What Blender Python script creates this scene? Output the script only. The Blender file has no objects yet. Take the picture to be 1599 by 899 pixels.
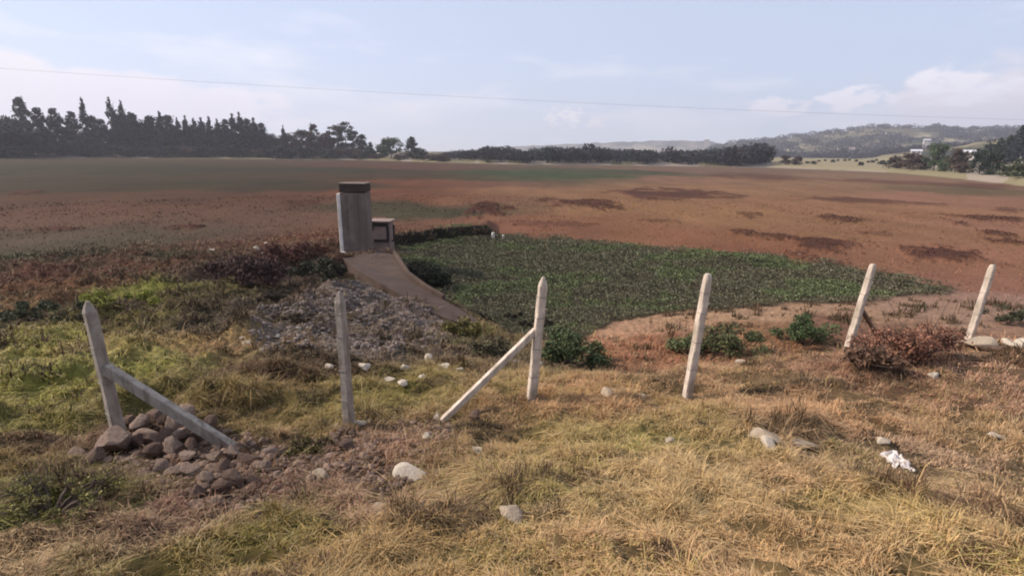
import bpy, math, random
import numpy as np
from mathutils import Vector, Matrix

# ------------------------------------------------------------------ camera
W0, H0, F = 1599.0, 899.0, 800.0
PITCH = math.atan((449.5 - 238.0) / F)
ROLL = math.radians(0.85)
CAM = np.array([0.0, 0.0, 6.0])
cp, sp, cr, sr = math.cos(PITCH), math.sin(PITCH), math.cos(ROLL), math.sin(ROLL)
Fv = np.array([0, cp, -sp]); R0 = np.array([1.0, 0, 0]); U0 = np.array([0, sp, cp])
Rv = cr * R0 + sr * U0
Uv = cr * U0 - sr * R0
scene = bpy.context.scene
COL = scene.collection
cam_d = bpy.data.cameras.new('camera')
cam_d.sensor_width = 36.0; cam_d.lens = 36.0 * F / W0
cam_d.clip_start = 0.05; cam_d.clip_end = 20000
cam = bpy.data.objects.new('camera', cam_d); COL.objects.link(cam)
cam.matrix_world = Matrix(((Rv[0], Uv[0], -Fv[0], CAM[0]), (Rv[1], Uv[1], -Fv[1], CAM[1]),
                           (Rv[2], Uv[2], -Fv[2], CAM[2]), (0, 0, 0, 1)))
scene.camera = cam
# ------------------------------------------------------------------ light
SUN_EL, SUN_AZ = math.radians(36), math.radians(-80)     # azimuth measured from +Y towards +X
sd = Vector((math.sin(SUN_AZ) * math.cos(SUN_EL), math.cos(SUN_AZ) * math.cos(SUN_EL), math.sin(SUN_EL)))
sun_d = bpy.data.lights.new('sun', 'SUN'); sun_d.energy = 5.0; sun_d.angle = math.radians(0.6)
sun_d.color = (1.0, 0.89, 0.77)
sun = bpy.data.objects.new('sun', sun_d); COL.objects.link(sun)
sun.rotation_euler = (-sd).to_track_quat('-Z', 'Y').to_euler()
sun.location = (-40, 0, 60)
world = bpy.data.worlds.new('World'); scene.world = world; world.use_nodes = True
nt = world.node_tree; N = nt.nodes; L = nt.links
for n in list(N): N.remove(n)
wo = N.new('ShaderNodeOutputWorld'); bg = N.new('ShaderNodeBackground')
sky = N.new('ShaderNodeTexSky'); sky.sky_type = 'NISHITA'; sky.sun_disc = False
sky.sun_elevation = SUN_EL; sky.sun_rotation = SUN_AZ
sky.air_density = 1.0; sky.dust_density = 1.2; sky.ozone_density = 1.5; sky.altitude = 2500
tc = N.new('ShaderNodeTexCoord'); sep = N.new('ShaderNodeSeparateXYZ')
L.new(tc.outputs['Generated'], sep.inputs[0])
mp = N.new('ShaderNodeMapping'); mp.inputs['Scale'].default_value = (2.2, 2.2, 9.0)
mp.inputs['Location'].default_value = (0.35, 0.2, 0.1)
L.new(tc.outputs['Generated'], mp.inputs[0])
nz = N.new('ShaderNodeTexNoise'); nz.inputs['Scale'].default_value = 1.6; nz.inputs['Detail'].default_value = 7
nz.inputs['Roughness'].default_value = 0.55
L.new(mp.outputs[0], nz.inputs['Vector'])
rp = N.new('ShaderNodeValToRGB'); rp.color_ramp.elements[0].position = 0.50; rp.color_ramp.elements[1].position = 0.72
L.new(nz.outputs['Fac'], rp.inputs[0])
low = N.new('ShaderNodeMapRange')           # clouds gather low over the horizon
low.inputs['From Min'].default_value = 0.32; low.inputs['From Max'].default_value = 0.10
low.inputs['To Min'].default_value = 0.12; low.inputs['To Max'].default_value = 0.85
L.new(sep.outputs['Z'], low.inputs['Value'])
mm = N.new('ShaderNodeMath'); mm.operation = 'MULTIPLY'; L.new(rp.outputs[0], mm.inputs[0]); L.new(low.outputs[0], mm.inputs[1])
veil = N.new('ShaderNodeMixRGB'); veil.inputs['Fac'].default_value = 0.62
veil.inputs['Color2'].default_value = (5.6, 6.2, 7.7, 1)
L.new(sky.outputs[0], veil.inputs['Color1'])
mix = N.new('ShaderNodeMixRGB'); mix.inputs['Color2'].default_value = (7.5, 7.6, 8.1, 1)
L.new(mm.outputs[0], mix.inputs['Fac']); L.new(veil.outputs[0], mix.inputs['Color1'])
last = mix
def cloud_bank(px, py, rad_deg, squash, colr, thr=.5, seed=0):
    # a cumulus bank in a fixed compass direction of the sky
    global last
    d = cloud_dir(px, py)
    sub = N.new('ShaderNodeVectorMath'); sub.operation = 'SUBTRACT'; L.new(tc.outputs['Generated'], sub.inputs[0]); sub.inputs[1].default_value = d
    sc_ = N.new('ShaderNodeVectorMath'); sc_.operation = 'MULTIPLY'; L.new(sub.outputs[0], sc_.inputs[0]); sc_.inputs[1].default_value = (1, 1, squash)
    ln_ = N.new('ShaderNodeVectorMath'); ln_.operation = 'LENGTH'; L.new(sc_.outputs[0], ln_.inputs[0])
    m1 = N.new('ShaderNodeMapRange'); R_ = math.radians(rad_deg); m1.inputs['From Min'].default_value = R_; m1.inputs['From Max'].default_value = 0
    m1.inputs['To Min'].default_value = 0; m1.inputs['To Max'].default_value = 1; L.new(ln_.outputs['Value'], m1.inputs['Value'])
    q1 = N.new('ShaderNodeTexNoise'); q1.inputs['Scale'].default_value = 2.6 / math.radians(rad_deg); q1.inputs['Detail'].default_value = 6
    mpp = N.new('ShaderNodeMapping'); mpp.inputs['Scale'].default_value = (1, 1, 2.2); mpp.inputs['Location'].default_value = (seed, seed * .7, 0)
    L.new(tc.outputs['Generated'], mpp.inputs[0]); L.new(mpp.outputs[0], q1.inputs['Vector'])
    q2 = N.new('ShaderNodeMapRange'); q2.inputs['From Min'].default_value = .3; q2.inputs['From Max'].default_value = .7; L.new(q1.outputs['Fac'], q2.inputs['Value'])
    ad = N.new('ShaderNodeMath'); ad.operation = 'ADD'; L.new(m1.outputs[0], ad.inputs[0]); L.new(q2.outputs[0], ad.inputs[1])
    m2 = N.new('ShaderNodeMapRange'); m2.interpolation_type = 'SMOOTHSTEP'; m2.inputs['From Min'].default_value = thr + .25; m2.inputs['From Max'].default_value = thr + .75; L.new(ad.outputs[0], m2.inputs['Value'])
    gate = N.new('ShaderNodeMath'); gate.operation = 'MULTIPLY'; L.new(m2.outputs[0], gate.inputs[0])
    m3 = N.new('ShaderNodeMapRange'); m3.inputs['From Max'].default_value = .35; L.new(m1.outputs[0], m3.inputs['Value']); L.new(m3.outputs[0], gate.inputs[1])
    mx = N.new('ShaderNodeMixRGB'); mx.inputs['Color2'].default_value = (*colr, 1); L.new(gate.outputs[0], mx.inputs['Fac']); L.new(last.outputs[0], mx.inputs['Color1']); last = mx
def cloud_dir(px, py):
    d = Fv + (px - W0 / 2) / F * Rv + (H0 / 2 - py) / F * Uv; d = d / np.linalg.norm(d); return tuple(float(q) for q in d)
for px, py, rd_, sq, colr, thr, sd_ in ((60, 150, 13, 3.0, (7.4, 7.2, 7.6), .40, 1.3), (330, 170, 12, 3.4, (7.7, 7.4, 8.2), .45, 2.1), (200, 165, 12, 3.4, (7.4, 7.1, 7.9), .4, 4.1), (1540, 160, 11, 2.6, (6.9, 6.6, 7.3), .35, 3.3), (1500, 135, 7, 3.2, (7.9, 7.7, 8.4), .5, 5.2),
                                      (1330, 155, 4.5, 3.0, (7.6, 7.5, 8.3), .45, 6.1), (1210, 168, 4, 3.0, (7.2, 7.2, 8.0), .5, 7.7), (862, 184, 1.3, 1.0, (7.4, 7.4, 7.9), .52, 8.8), (891, 182, 1.9, 1.2, (7.6, 7.6, 8.1), .5, 9.5), (930, 191, 1.9, 1.6, (7.0, 7.0, 7.6), .55, 1.9)):
    cloud_bank(px, py, rd_, sq, colr, thr, sd_)
L.new(last.outputs[0], bg.inputs['Color']); bg.inputs['Strength'].default_value = 0.125
L.new(bg.outputs[0], wo.inputs['Surface'])
scene.view_settings.view_transform = 'Standard'; scene.view_settings.look = 'None'
scene.view_settings.gamma = 1; scene.view_settings.exposure = 0.22
scene.cycles.filter_width = 2.0; scene.cycles.volume_bounces = 0; scene.cycles.max_bounces = 5; scene.cycles.diffuse_bounces = 3
scene.cycles.transparent_max_bounces = 6

# ------------------------------------------------------------------ helpers
random.seed(7); rng = np.random.default_rng(11)
def ray(px, py):
    u = (px - W0 / 2) / F; v = (H0 / 2 - py) / F
    d = Fv + u * Rv + v * Uv
    return d
def at_z(px, py, z):
    d = ray(px, py); t = (z - CAM[2]) / d[2]; return CAM + t * d
def at_r(px, py, r):
    d = ray(px, py); t = r / math.hypot(d[0], d[1]); return CAM + t * d

def _h(ix, iy, s):
    n = (ix.astype(np.int64) * 374761393 + iy.astype(np.int64) * 668265263 + s * 1274126177) & 0xffffffff
    n = ((n ^ (n >> 13)) * 1274126177) & 0xffffffff
    n = n ^ (n >> 16)
    return (n & 0xffff) / 65535.0
def vn(x, y, s=0):
    x0 = np.floor(x); y0 = np.floor(y); fx = x - x0; fy = y - y0
    fx = fx * fx * (3 - 2 * fx); fy = fy * fy * (3 - 2 * fy)
    a = _h(x0, y0, s); b = _h(x0 + 1, y0, s); c = _h(x0, y0 + 1, s); d = _h(x0 + 1, y0 + 1, s)
    return (a * (1 - fx) + b * fx) * (1 - fy) + (c * (1 - fx) + d * fx) * fy
def fbm(x, y, s=0, o=4):
    t = 0; a = .5; n = 0
    for i in range(o):
        t = t + a * vn(x, y, s + i); n += a; a *= .5; x = x * 2.03 + 17.1; y = y * 2.03 + 5.7
    return t / n
def sst(a, b, x):
    t = np.clip((x - a) / (b - a), 0, 1); return t * t * (3 - 2 * t)

# ------------------------------------------------------------------ fence posts solved from perspective
POSTS = [((190, 694), (136, 470), .112), ((546, 672), (530, 455), .10), ((829, 632), (849, 432), .105),
         ((1073, 618), (1106, 427), .10), ((1319, 560), (1364, 412), .10), ((1506, 552), (1551, 413), .10)]
PH = 1.62
def solve_post(b, t):
    best = None
    for r in np.arange(3.0, 16.0, .02):
        pb = at_r(b[0], b[1], r)
        d = ray(*t)
        q = CAM + d * (np.dot(pb[:2], d[:2]) / np.dot(d[:2], d[:2]))   # point of the top ray nearest in plan
        h = q[2] - pb[2]
        if best is None or abs(h - PH) < best[0]: best = (abs(h - PH), pb, q, r)
    return best[1:]
PB = [solve_post(b, t) for b, t, w in POSTS]

# ------------------------------------------------------------------ terrain height (control points: pixel, pixel, height above bed)
ctrl = []
def cz(px, py, z): ctrl.append(at_z(px, py, z))
for pb, q, r in PB: ctrl.append(pb.copy())
for x in (-250, 100, 450, 800, 1150, 1500, 1850): ctrl.append(at_z(x, 899, 4.05 + .05 * (x - 800) / 800))
for x, z in ((-100, 3.60), (250, 3.62), (600, 3.7), (1000, 3.78), (1400, 3.85), (1700, 3.85)): cz(x, 780, z)
for x, z in ((1200, 3.45), (1500, 3.45), (1700, 3.4)): cz(x, 660, z)
# beyond the fence: crest, drop, bank
for x, y, z, z2, z3 in ((930, 582, 2.78, 1.55, .95), (1200, 566, 2.9, 1.7, 1.0), (1420, 556, 2.65, 1.5, .9), (1650, 548, 2.45, 1.4, .8)):
    p = at_z(x, y, z); ctrl.append(p)
    r = math.hypot(p[0], p[1]); 
    ctrl.append(np.array([p[0] * (r + 1.9) / r, p[1] * (r + 1.9) / r, z2]))
    ctrl.append(np.array([p[0] * (r + 4.2) / r, p[1] * (r + 4.2) / r, z3]))
for x, y, z in ((700, 600, 2.65), (760, 560, 1.7), (650, 570, 2.3),
                (540, 600, 2.65), (400, 620, 2.8), (250, 600, 2.55), (50, 650, 2.9), (-150, 660, 2.9), (-150, 560, 2.2),
                (50, 560, 2.25), (200, 530, 2.2), (350, 540, 2.05), (450, 540, 1.9), (560, 540, 1.75), (660, 530, 1.1),
                (50, 480, 1.5), (200, 465, 1.45), (330, 470, 1.45), (450, 470, 1.5), (540, 455, 1.35), (600, 460, 1.1), (690, 500, .5),
                (-150, 470, 1.3), (0, 420, .7), (200, 410, .7), (380, 400, .9), (480, 400, 1.0), (545, 398, 1.05), (-200, 400, .6),
                (0, 365, .15), (300, 362, .25), (500, 365, .3), (560, 352, 0), (-200, 360, .1),
                (750, 505, .1), (850, 520, .1), (900, 535, .35), (1000, 515, .5), (1130, 512, .7), (1250, 500, .7), (1400, 495, .7), (1600, 490, .7),
                (960, 505, .1), (1150, 486, .1), (1350, 475, .1), (1600, 455, .15),
                (650, 395, 0), (800, 400, 0), (1000, 400, 0), (1200, 410, 0), (1450, 420, 0), (1700, 420, 0), (800, 450, 0), (1100, 450, 0),
                (620, 450, .2), (760, 352, 0), (1100, 350, 0), (1500, 350, 0)):
    cz(x, y, z)
ctrl = np.array(ctrl)
def pol(x, y):
    a = np.clip(np.arctan2(x, y), -1.05, 1.05); return a, np.log(np.maximum(np.hypot(x, y), 1.6))
ca, cl = pol(ctrl[:, 0], ctrl[:, 1])
def ker(a, l, b, m):
    d2 = (a[:, None] - b[None]) ** 2 + (l[:, None] - m[None]) ** 2
    return .5 * d2 * np.log(d2 + 1e-9)
n = len(ctrl); K = ker(ca, cl, ca, cl) + np.eye(n) * 2e-3
P = np.c_[np.ones(n), ca, cl]
A = np.block([[K, P], [P.T, np.zeros((3, 3))]])
sol = np.linalg.solve(A, np.r_[ctrl[:, 2], np.zeros(3)])
def tps(x, y):
    out = np.empty(len(x))
    for i in range(0, len(x), 200000):
        a, l = pol(x[i:i + 200000], y[i:i + 200000]); l = np.minimum(l, 4.0)
        out[i:i + 200000] = ker(a, l, ca, cl) @ sol[:n] + sol[n] + sol[n + 1] * a + sol[n + 2] * l
    return out

def poly_w(pts, z=0): return np.array([at_z(px, py, z)[:2] for px, py in pts])
def inside(poly, x, y):
    c = np.zeros(x.shape, bool); j = len(poly) - 1
    for i in range(len(poly)):
        xi, yi = poly[i]; xj, yj = poly[j]
        m = ((yi > y) != (yj > y)); den = (yj - yi) if yj != yi else 1e-9
        c ^= m & (x < (xj - xi) * (y - yi) / den + xi); j = i
    return c
POOL = poly_w([(612, 398), (640, 382), (700, 374), (768, 368), (850, 374), (930, 379), (1050, 392), (1130, 402), (1210, 402), (1300, 418),
               (1390, 432), (1455, 452), (1430, 466), (1300, 476), (1150, 484), (1030, 493), (955, 506), (925, 530),
               (900, 548), (850, 545), (770, 505), (720, 490), (670, 450), (635, 425)])
LEDGE = np.array([at_z(px, py, 0)[:2] for px, py in [(612, 390), (640, 381), (700, 373), (768, 367)]])
SHORE_PX = [(-700, 250), (-300, 249), (0, 248), (200, 247), (450, 249), (560, 250), (680, 254), (800, 257), (1000, 259), (1200, 262), (1390, 270), (1500, 280), (1599, 292), (1900, 330), (2300, 380)]
_s = np.array([at_z(px, py, 0) for px, py in SHORE_PX]); SH_A = np.arctan2(_s[:, 0], _s[:, 1]); SH_R = np.hypot(_s[:, 0], _s[:, 1])
def shore_r(a): return np.interp(a, SH_A, SH_R)
def ray_az(px, py=250):
    d = ray(px, py); return math.atan2(d[0], d[1])
# dark brushy mounds standing on the bed: centre pixel, half width, half height in pixels
MOUNDS = [(760, 327, 30, 9, 1), (905, 318, 60, 5, .9), (945, 322, 25, 6, .9), (1050, 303, 85, 8, 1), (1312, 342, 28, 5, .9), (1345, 314, 80, 3.5, .8), (1168, 336, 22, 4, .6), (1165, 365, 18, 5, .8),
          (1210, 371, 25, 4, .8), (1285, 383, 38, 9, 1), (1150, 408, 45, 6, .9), (1290, 410, 30, 4, .6), (1245, 398, 22, 6, .6), (1475, 398, 52, 10, 1), (1545, 341, 42, 4, .9), (1556, 366, 18, 3.5, .9), (1568, 378, 20, 3, .9),
          (1572, 329, 16, 4, .8), (1500, 350, 8, 3, .8), (1370, 430, 22, 4, .7), (1420, 446, 40, 4, .7), (1030, 345, 25, 3, .5), (1175, 275, 70, 5, .7), (1400, 285, 90, 3, .6), (1530, 290, 50, 4, .7),
          (90, 359, 28, 2.5, .9), (290, 357, 22, 3, 1), (42, 301, 18, 2, .9), (120, 430, 120, 10, .7), (60, 460, 60, 9, .8), (600, 237, 1, 1, 0), (470, 318, 30, 4, .6), (860, 350, 60, 5, .5), (1360, 365, 30, 3, .5)]
def mound_mask(x, y):
    m = np.zeros(x.shape)
    for px, py, hw, hh, k in MOUNDS:
        if k == 0: continue
        c = at_z(px, py, 0); az = math.atan2(c[0], c[1]); r = math.hypot(c[0], c[1])
        dw = hw / F * r * math.cos(az); 
        r1 = np.hypot(*at_z(px, py - hh, 0)[:2]); r2 = np.hypot(*at_z(px, py + hh, 0)[:2]); dr = abs(r1 - r2) / 2
        e1 = np.array([math.cos(az), -math.sin(az)]); e2 = np.array([math.sin(az), math.cos(az)])
        sel = (np.abs(x - c[0]) < 2 * max(dw, dr) + 2) & (np.abs(y - c[1]) < 2 * max(dw, dr) + 2)
        if not sel.any(): continue
        xx = x[sel] - c[0]; yy = y[sel] - c[1]
        u = (xx * e1[0] + yy * e1[1]) / dw; v = (xx * e2[0] + yy * e2[1]) / dr
        wob = (fbm(x[sel] * 2.8 / dw + px, y[sel] * 2.8 / dr, 31, 5) - .5) * 2.3
        q = k * sst(1.25, .55, np.sqrt(u * u + v * v) + wob)
        m[sel] = np.maximum(m[sel], q)
    return m
def pool_mask(x, y):
    wx = x + (fbm(x * .8, y * .8, 5) - .5) * 1.6; wy = y + (fbm(x * .8 + 9, y * .8, 6) - .5) * 1.6
    return inside(POOL, wx, wy)
def pool_frac(x, y):
    r = np.hypot(x, y); R_ = np.clip((r - 17) / 14, .12, 2.2); f = np.zeros(x.shape)
    for k in range(10):
        th = k * 2.4; q = math.sqrt((k + .5) / 10); f += inside(POOL, x + R_ * q * math.cos(th), y + R_ * q * math.sin(th) * 1.6)
    f /= 10
    return np.clip(f + (fbm(x * .6, y * .35, 5, 5) - .5) * 1.3 * (f > 0) * (f < 1), 0, 1)
def seg_dist(x, y, pl):
    d = np.full(x.shape, 1e9); side = np.zeros(x.shape)
    for a, b in zip(pl[:-1], pl[1:]):
        e = b - a; t = np.clip(((x - a[0]) * e[0] + (y - a[1]) * e[1]) / (e @ e), 0, 1)
        dx = x - a[0] - t * e[0]; dy = y - a[1] - t * e[1]; q = np.hypot(dx, dy)
        s = np.sign(e[0] * (y - a[1]) - e[1] * (x - a[0])); m = q < d; side = np.where(m, s, side); d = np.where(m, q, d)
    return d, side
def height(x, y):
    x = np.atleast_1d(np.asarray(x, float)); y = np.atleast_1d(np.asarray(y, float)); r = np.hypot(x, y); a = np.arctan2(x, y)
    z = np.zeros(x.shape); m = r < 60
    z[m] = tps(x[m], y[m]) * (1 - sst(34, 55, r[m]))
    near = 1 - sst(12, 30, r); left = sst(.05, -.35, a) * sst(4.5, 8, r) * (1 - sst(26, 45, r))
    z += near * ((fbm(x * 1.1, y * 1.1, 1, 3) - .5) * .22 + (fbm(x * 4, y * 4, 2, 3) - .5) * .16 + (fbm(x * 11, y * 11, 12, 2) - .5) * .05)
    z += left * ((fbm(x * .8, y * .8, 3, 4) - .5) * .95 + (fbm(x * 2.6, y * 2.6, 41, 3) - .5) * .42)
    z += sst(14, 30, r) * (fbm(x * .25, y * .25, 4, 5) - .5) * .22 * (1 - sst(150, 300, r))
    z += mound_mask(x, y) * (.16 + .12 * fbm(x * 1.5, y * 1.5, 8)) * sst(12, 30, r)
    # earth ledge on the far side of the plant-filled pool
    mm_ = (r > 20) & (r < 60)
    if mm_.any():
        d, s = seg_dist(x[mm_], y[mm_], LEDGE)
        z[mm_] += np.where(s > 0, 1, sst(.35, 0, d)) * .75 * sst(9, 1.5, d) * sst(-.2, .9, (LEDGE[-1][0] + .3 - x[mm_])) 
    # shore
    R = shore_r(a); z += sst(1.0, 1.05, r / R) * 1.6 + sst(1.03, 1.5, r / R) * 2.5
    return z
def hit(px, py, lift=0):
    d = ray(px, py); dh = math.hypot(d[0], d[1])
    rs = np.exp(np.linspace(math.log(1.5), math.log(600), 3000)); t = rs / dh
    X = CAM[0] + t * d[0]; Y = CAM[1] + t * d[1]; Z = CAM[2] + t * d[2]
    g = height(X, Y) - Z; k = np.argmax(g > 0)
    f = g[k - 1] / (g[k - 1] - g[k]) if k > 0 else 0
    tt = t[k - 1] + (t[k] - t[k - 1]) * f if k > 0 else t[0]
    return Vector((CAM[0] + tt * d[0], CAM[1] + tt * d[1], CAM[2] + tt * d[2] + lift))

# ------------------------------------------------------------------ ground colour (albedo of what grows there, with ledge and tuft-gap shade painted in)
CC = [  # px, py, r, g, b
    (100, 262, .062, .062, .036), (300, 265, .060, .062, .036), (500, 265, .062, .066, .038), (100, 290, .068, .062, .036), (350, 285, .066, .064, .036), (560, 275, .09, .072, .045),
    (480, 292, .070, .062, .038), (60, 315, .12, .075, .045), (250, 310, .12, .076, .046), (400, 315, .14, .08, .050), (200, 330, .15, .083, .052), (480, 335, .15, .082, .052), (60, 340, .13, .072, .045),
    (620, 325, .078, .066, .036), (660, 330, .078, .068, .036), (600, 300, .19, .100, .062), (700, 285, .20, .105, .068), (650, 262, .14, .085, .06), (720, 310, .23, .120, .068), (640, 350, .20, .100, .060),
    (830, 270, .065, .082, .038), (900, 275, .068, .084, .038), (960, 268, .08, .078, .042), (780, 280, .10, .085, .045), (850, 300, .27, .145, .075), (900, 345, .27, .130, .070), (820, 350, .24, .11, .065),
    (1050, 280, .25, .135, .085), (1150, 295, .29, .160, .085), (1250, 285, .29, .165, .090), (1100, 268, .20, .12, .08), (1050, 330, .31, .165, .080), (1200, 340, .31, .165, .082), (1400, 330, .31, .160, .085), (1500, 310, .30, .155, .095),
    (1580, 350, .31, .155, .095), (1300, 365, .30, .155, .082), (1450, 370, .30, .155, .085), (1550, 400, .30, .145, .085), (1100, 370, .27, .125, .065), (1200, 390, .26, .115, .065), (1350, 400, .27, .130, .075), (1550, 450, .28, .135, .085),
    (1300, 275, .25, .155, .09), (1480, 285, .26, .15, .10), (1580, 300, .16, .11, .06),
    (1100, 498, .39, .245, .15), (1250, 490, .41, .255, .155), (1000, 512, .36, .215, .14), (1400, 482, .38, .235, .16), (1550, 480, .35, .21, .15), (1000, 540, .25, .125, .075), (1200, 530, .24, .13, .075), (1400, 530, .20, .105, .07),
    # left bank
    (60, 375, .095, .066, .040), (200, 378, .085, .064, .038), (350, 375, .13, .070, .045), (450, 370, .17, .080, .050), (60, 400, .062, .058, .030), (200, 402, .070, .060, .032), (100, 425, .13, .058, .036), (250, 425, .12, .060, .036),
    (350, 420, .085, .052, .038), (420, 440, .060, .040, .032), (470, 400, .11, .058, .040), (500, 425, .060, .050, .032), (30, 455, .16, .080, .042), (100, 470, .15, .078, .040), (180, 462, .19, .19, .045), (170, 490, .15, .125, .045),
    (230, 480, .11, .090, .036), (300, 470, .072, .055, .035), (380, 490, .075, .056, .045), (450, 500, .095, .074, .062), (560, 480, .16, .125, .105), (640, 500, .17, .13, .11), (560, 540, .12, .095, .078), (660, 545, .095, .070, .055), (720, 515, .15, .12, .05),
    (50, 500, .105, .095, .050), (30, 540, .26, .24, .075), (100, 600, .28, .27, .075), (50, 650, .25, .23, .07), (200, 560, .27, .235, .085), (260, 540, .26, .19, .085), (330, 540, .25, .165, .085), (300, 590, .22, .19, .07), (400, 570, .10, .060, .038),
    (470, 560, .09, .062, .042), (400, 610, .24, .18, .075), (480, 620, .25, .19, .08), (600, 620, .23, .20, .065), (700, 600, .24, .195, .075), (780, 600, .26, .19, .09), (760, 545, .085, .075, .04),
    (100, 720, .17, .125, .05), (30, 760, .13, .12, .035), (100, 790, .14, .14, .035), (60, 840, .30, .22, .12), (250, 820, .22, .15, .10), (200, 690, .20, .125, .085), (330, 720, .17, .105, .075), (330, 780, .16, .095, .070), (430, 770, .19, .12, .085),
    (500, 700, .24, .155, .10), (600, 690, .24, .15, .10), (650, 700, .27, .17, .11), (560, 780, .26, .175, .115), (700, 780, .28, .20, .11), (380, 860, .18, .145, .05), (500, 860, .27, .19, .085), (700, 860, .28, .20, .09),
    (850, 700, .30, .22, .10), (950, 690, .26, .21, .085), (870, 780, .30, .23, .11), (1000, 800, .31, .23, .11), (900, 620, .30, .19, .10), (1000, 620, .31, .21, .11), (1150, 620, .30, .20, .11), (1000, 870, .34, .23, .12), (1150, 700, .29, .22, .10),
    (1100, 750, .32, .24, .12), (1250, 750, .32, .225, .12), (1300, 650, .31, .20, .11), (1250, 600, .30, .20, .12), (1350, 590, .22, .13, .085), (1450, 600, .25, .15, .10), (1350, 720, .29, .21, .125), (1430, 700, .27, .19, .125), (1500, 780, .32, .22, .13),
    (1550, 680, .30, .21, .115), (1580, 800, .33, .25, .13), (1350, 800, .31, .24, .10), (1250, 850, .35, .24, .12), (1500, 870, .33, .24, .12), (1560, 600, .28, .18, .12)]
_cp = []
for px, py, *c in CC:
    if py < 362 or (py < 500 and px > 600): q = at_z(px, py, 0.05)
    else: q = hit(px, py)
    _cp.append((q[0], q[1]))
_cp = np.array(_cp); CCc = np.array([c[2:] for c in CC])
pa, plr = np.arctan2(_cp[:, 0], _cp[:, 1]), np.log(np.hypot(_cp[:, 0], _cp[:, 1]))
def ground_col(x, y):
    r = np.hypot(x, y); out = np.empty((len(x), 3))
    a0 = np.arctan2(x, y); l0 = np.log(np.maximum(r, 1.0))
    w1 = (fbm(a0 * 14, l0 * 7, 51, 4) - .5); w2 = (fbm(a0 * 14 + 40, l0 * 7, 52, 4) - .5)
    a0 = a0 + w1 * .16; l0 = l0 + w2 * .16
    for i in range(0, len(x), 100000):
        s = slice(i, i + 100000)
        d2 = ((a0[s, None] - pa[None]) ** 2 + (1.3 * (l0[s, None] - plr[None])) ** 2)
        w = 1 / (d2 + 2e-4) ** 2.2
        out[s] = (w @ CCc) / w.sum(1)[:, None]
    return out
def full_col(x, y):
    r = np.hypot(x, y); a = np.arctan2(x, y)
    c = ground_col(x, y)
    mk = mound_mask(x, y)[:, None]
    c = c * (1 - mk) + np.array([.115, .052, .034]) * mk
    pm = (r > 14) & (r < 75); p = np.zeros(x.shape); p[pm] = pool_frac(x[pm], y[pm])
    pp = (sst(.15, .75, p) * .92)[:, None]; c = c * (1 - pp) + np.array([.075, .064, .042]) * pp
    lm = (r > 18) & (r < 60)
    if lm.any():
        d, s_ = seg_dist(x[lm], y[lm], LEDGE); q = np.where((s_ <= 0), sst(.9, .3, d), sst(.7, .2, d))[:, None]; c[lm] = c[lm] * (1 - q) + np.array([.035, .026, .018]) * q  # ledge face painted near-black, its unlit side put into the colour
    # streaky variation along the flat bed
    c = c * (1 - .16 * sst(-1.0, -.3, a) * sst(16, 26, r))[:, None]
    c = c * (1 - .55 * sst(11, 8, r))[:, None]  # near soil darkened: shade in the gaps between tufts painted in
    k = 1 + (fbm(x * .35, y * .12, 61, 5) - .5)[:, None] * .45 * sst(15, 40, r)[:, None]
    k = k * (1 + (fbm(x * 6, y * 6, 62, 3) - .5)[:, None] * .5)
    c = c * k
    c = c * (np.array([.80, .78, .70]) * (1 - sst(14, 22, r))[:, None] + np.array([.745, .735, .735]) * sst(14, 22, r)[:, None])
    c = c * (1 - (sst(.05, -.2, a) * sst(45, 80, r))[:, None] * np.array([.14, .32, .42]))
    # shore and the land beyond
    R = shore_r(a); q = r / R
    grassy = np.where((fbm(a * 30, q * 3, 71) > .5)[:, None], np.array([.20, .17, .10]), np.array([.26, .215, .17]))
    t = sst(.985, 1.01, q)[:, None]; c = c * (1 - t) + grassy * t
    # yellow-green field on the right
    fld = (sst(ray_az(1195), ray_az(1215), a) * sst(ray_az(1405), ray_az(1385), a) * sst(1.0, 1.03, q))[:, None]
    c = c * (1 - fld) + np.array([.25, .205, .125]) * fld
    return c, p

# ------------------------------------------------------------------ materials
def mat(name, base=(.2, .2, .2), rough=.9, noise=None, bump=0, attr=None, amt=.3, spec=.2, coord='Object', subs=None):
    m = bpy.data.materials.new(name); m.use_nodes = True; t = m.node_tree; b = t.nodes['Principled BSDF']
    b.inputs['Roughness'].default_value = rough; b.inputs['Specular IOR Level'].default_value = spec
    src = None
    if attr:
        a = t.nodes.new('ShaderNodeAttribute'); a.attribute_name = attr; src = a.outputs['Color']
    if noise:
        tcn = t.nodes.new('ShaderNodeTexCoord')
        nn = t.nodes.new('ShaderNodeTexNoise'); nn.inputs['Scale'].default_value = noise; nn.inputs['Detail'].default_value = 8
        nn.inputs['Roughness'].default_value = .65
        t.links.new(tcn.outputs[coord], nn.inputs['Vector'])
        mr = t.nodes.new('ShaderNodeMapRange'); mr.inputs['From Min'].default_value = .25; mr.inputs['From Max'].default_value = .75
        mr.inputs['To Min'].default_value = 1 - amt; mr.inputs['To Max'].default_value = 1 + amt
        t.links.new(nn.outputs['Fac'], mr.inputs['Value'])
        mul = t.nodes.new('ShaderNodeVectorMath'); mul.operation = 'MULTIPLY'
        if src: t.links.new(src, mul.inputs[0])
        else: mul.inputs[0].default_value = base
        t.links.new(mr.outputs[0], mul.inputs[1]); src = mul.outputs[0]
        if bump:
            bp = t.nodes.new('ShaderNodeBump'); bp.inputs['Strength'].default_value = bump; bp.inputs['Distance'].default_value = .05
            t.links.new(nn.outputs['Fac'], bp.inputs['Height']); t.links.new(bp.outputs[0], b.inputs['Normal'])
    if src: t.links.new(src, b.inputs['Base Color'])
    else: b.inputs['Base Color'].default_value = (*base, 1)
    return m
M = {}
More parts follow.
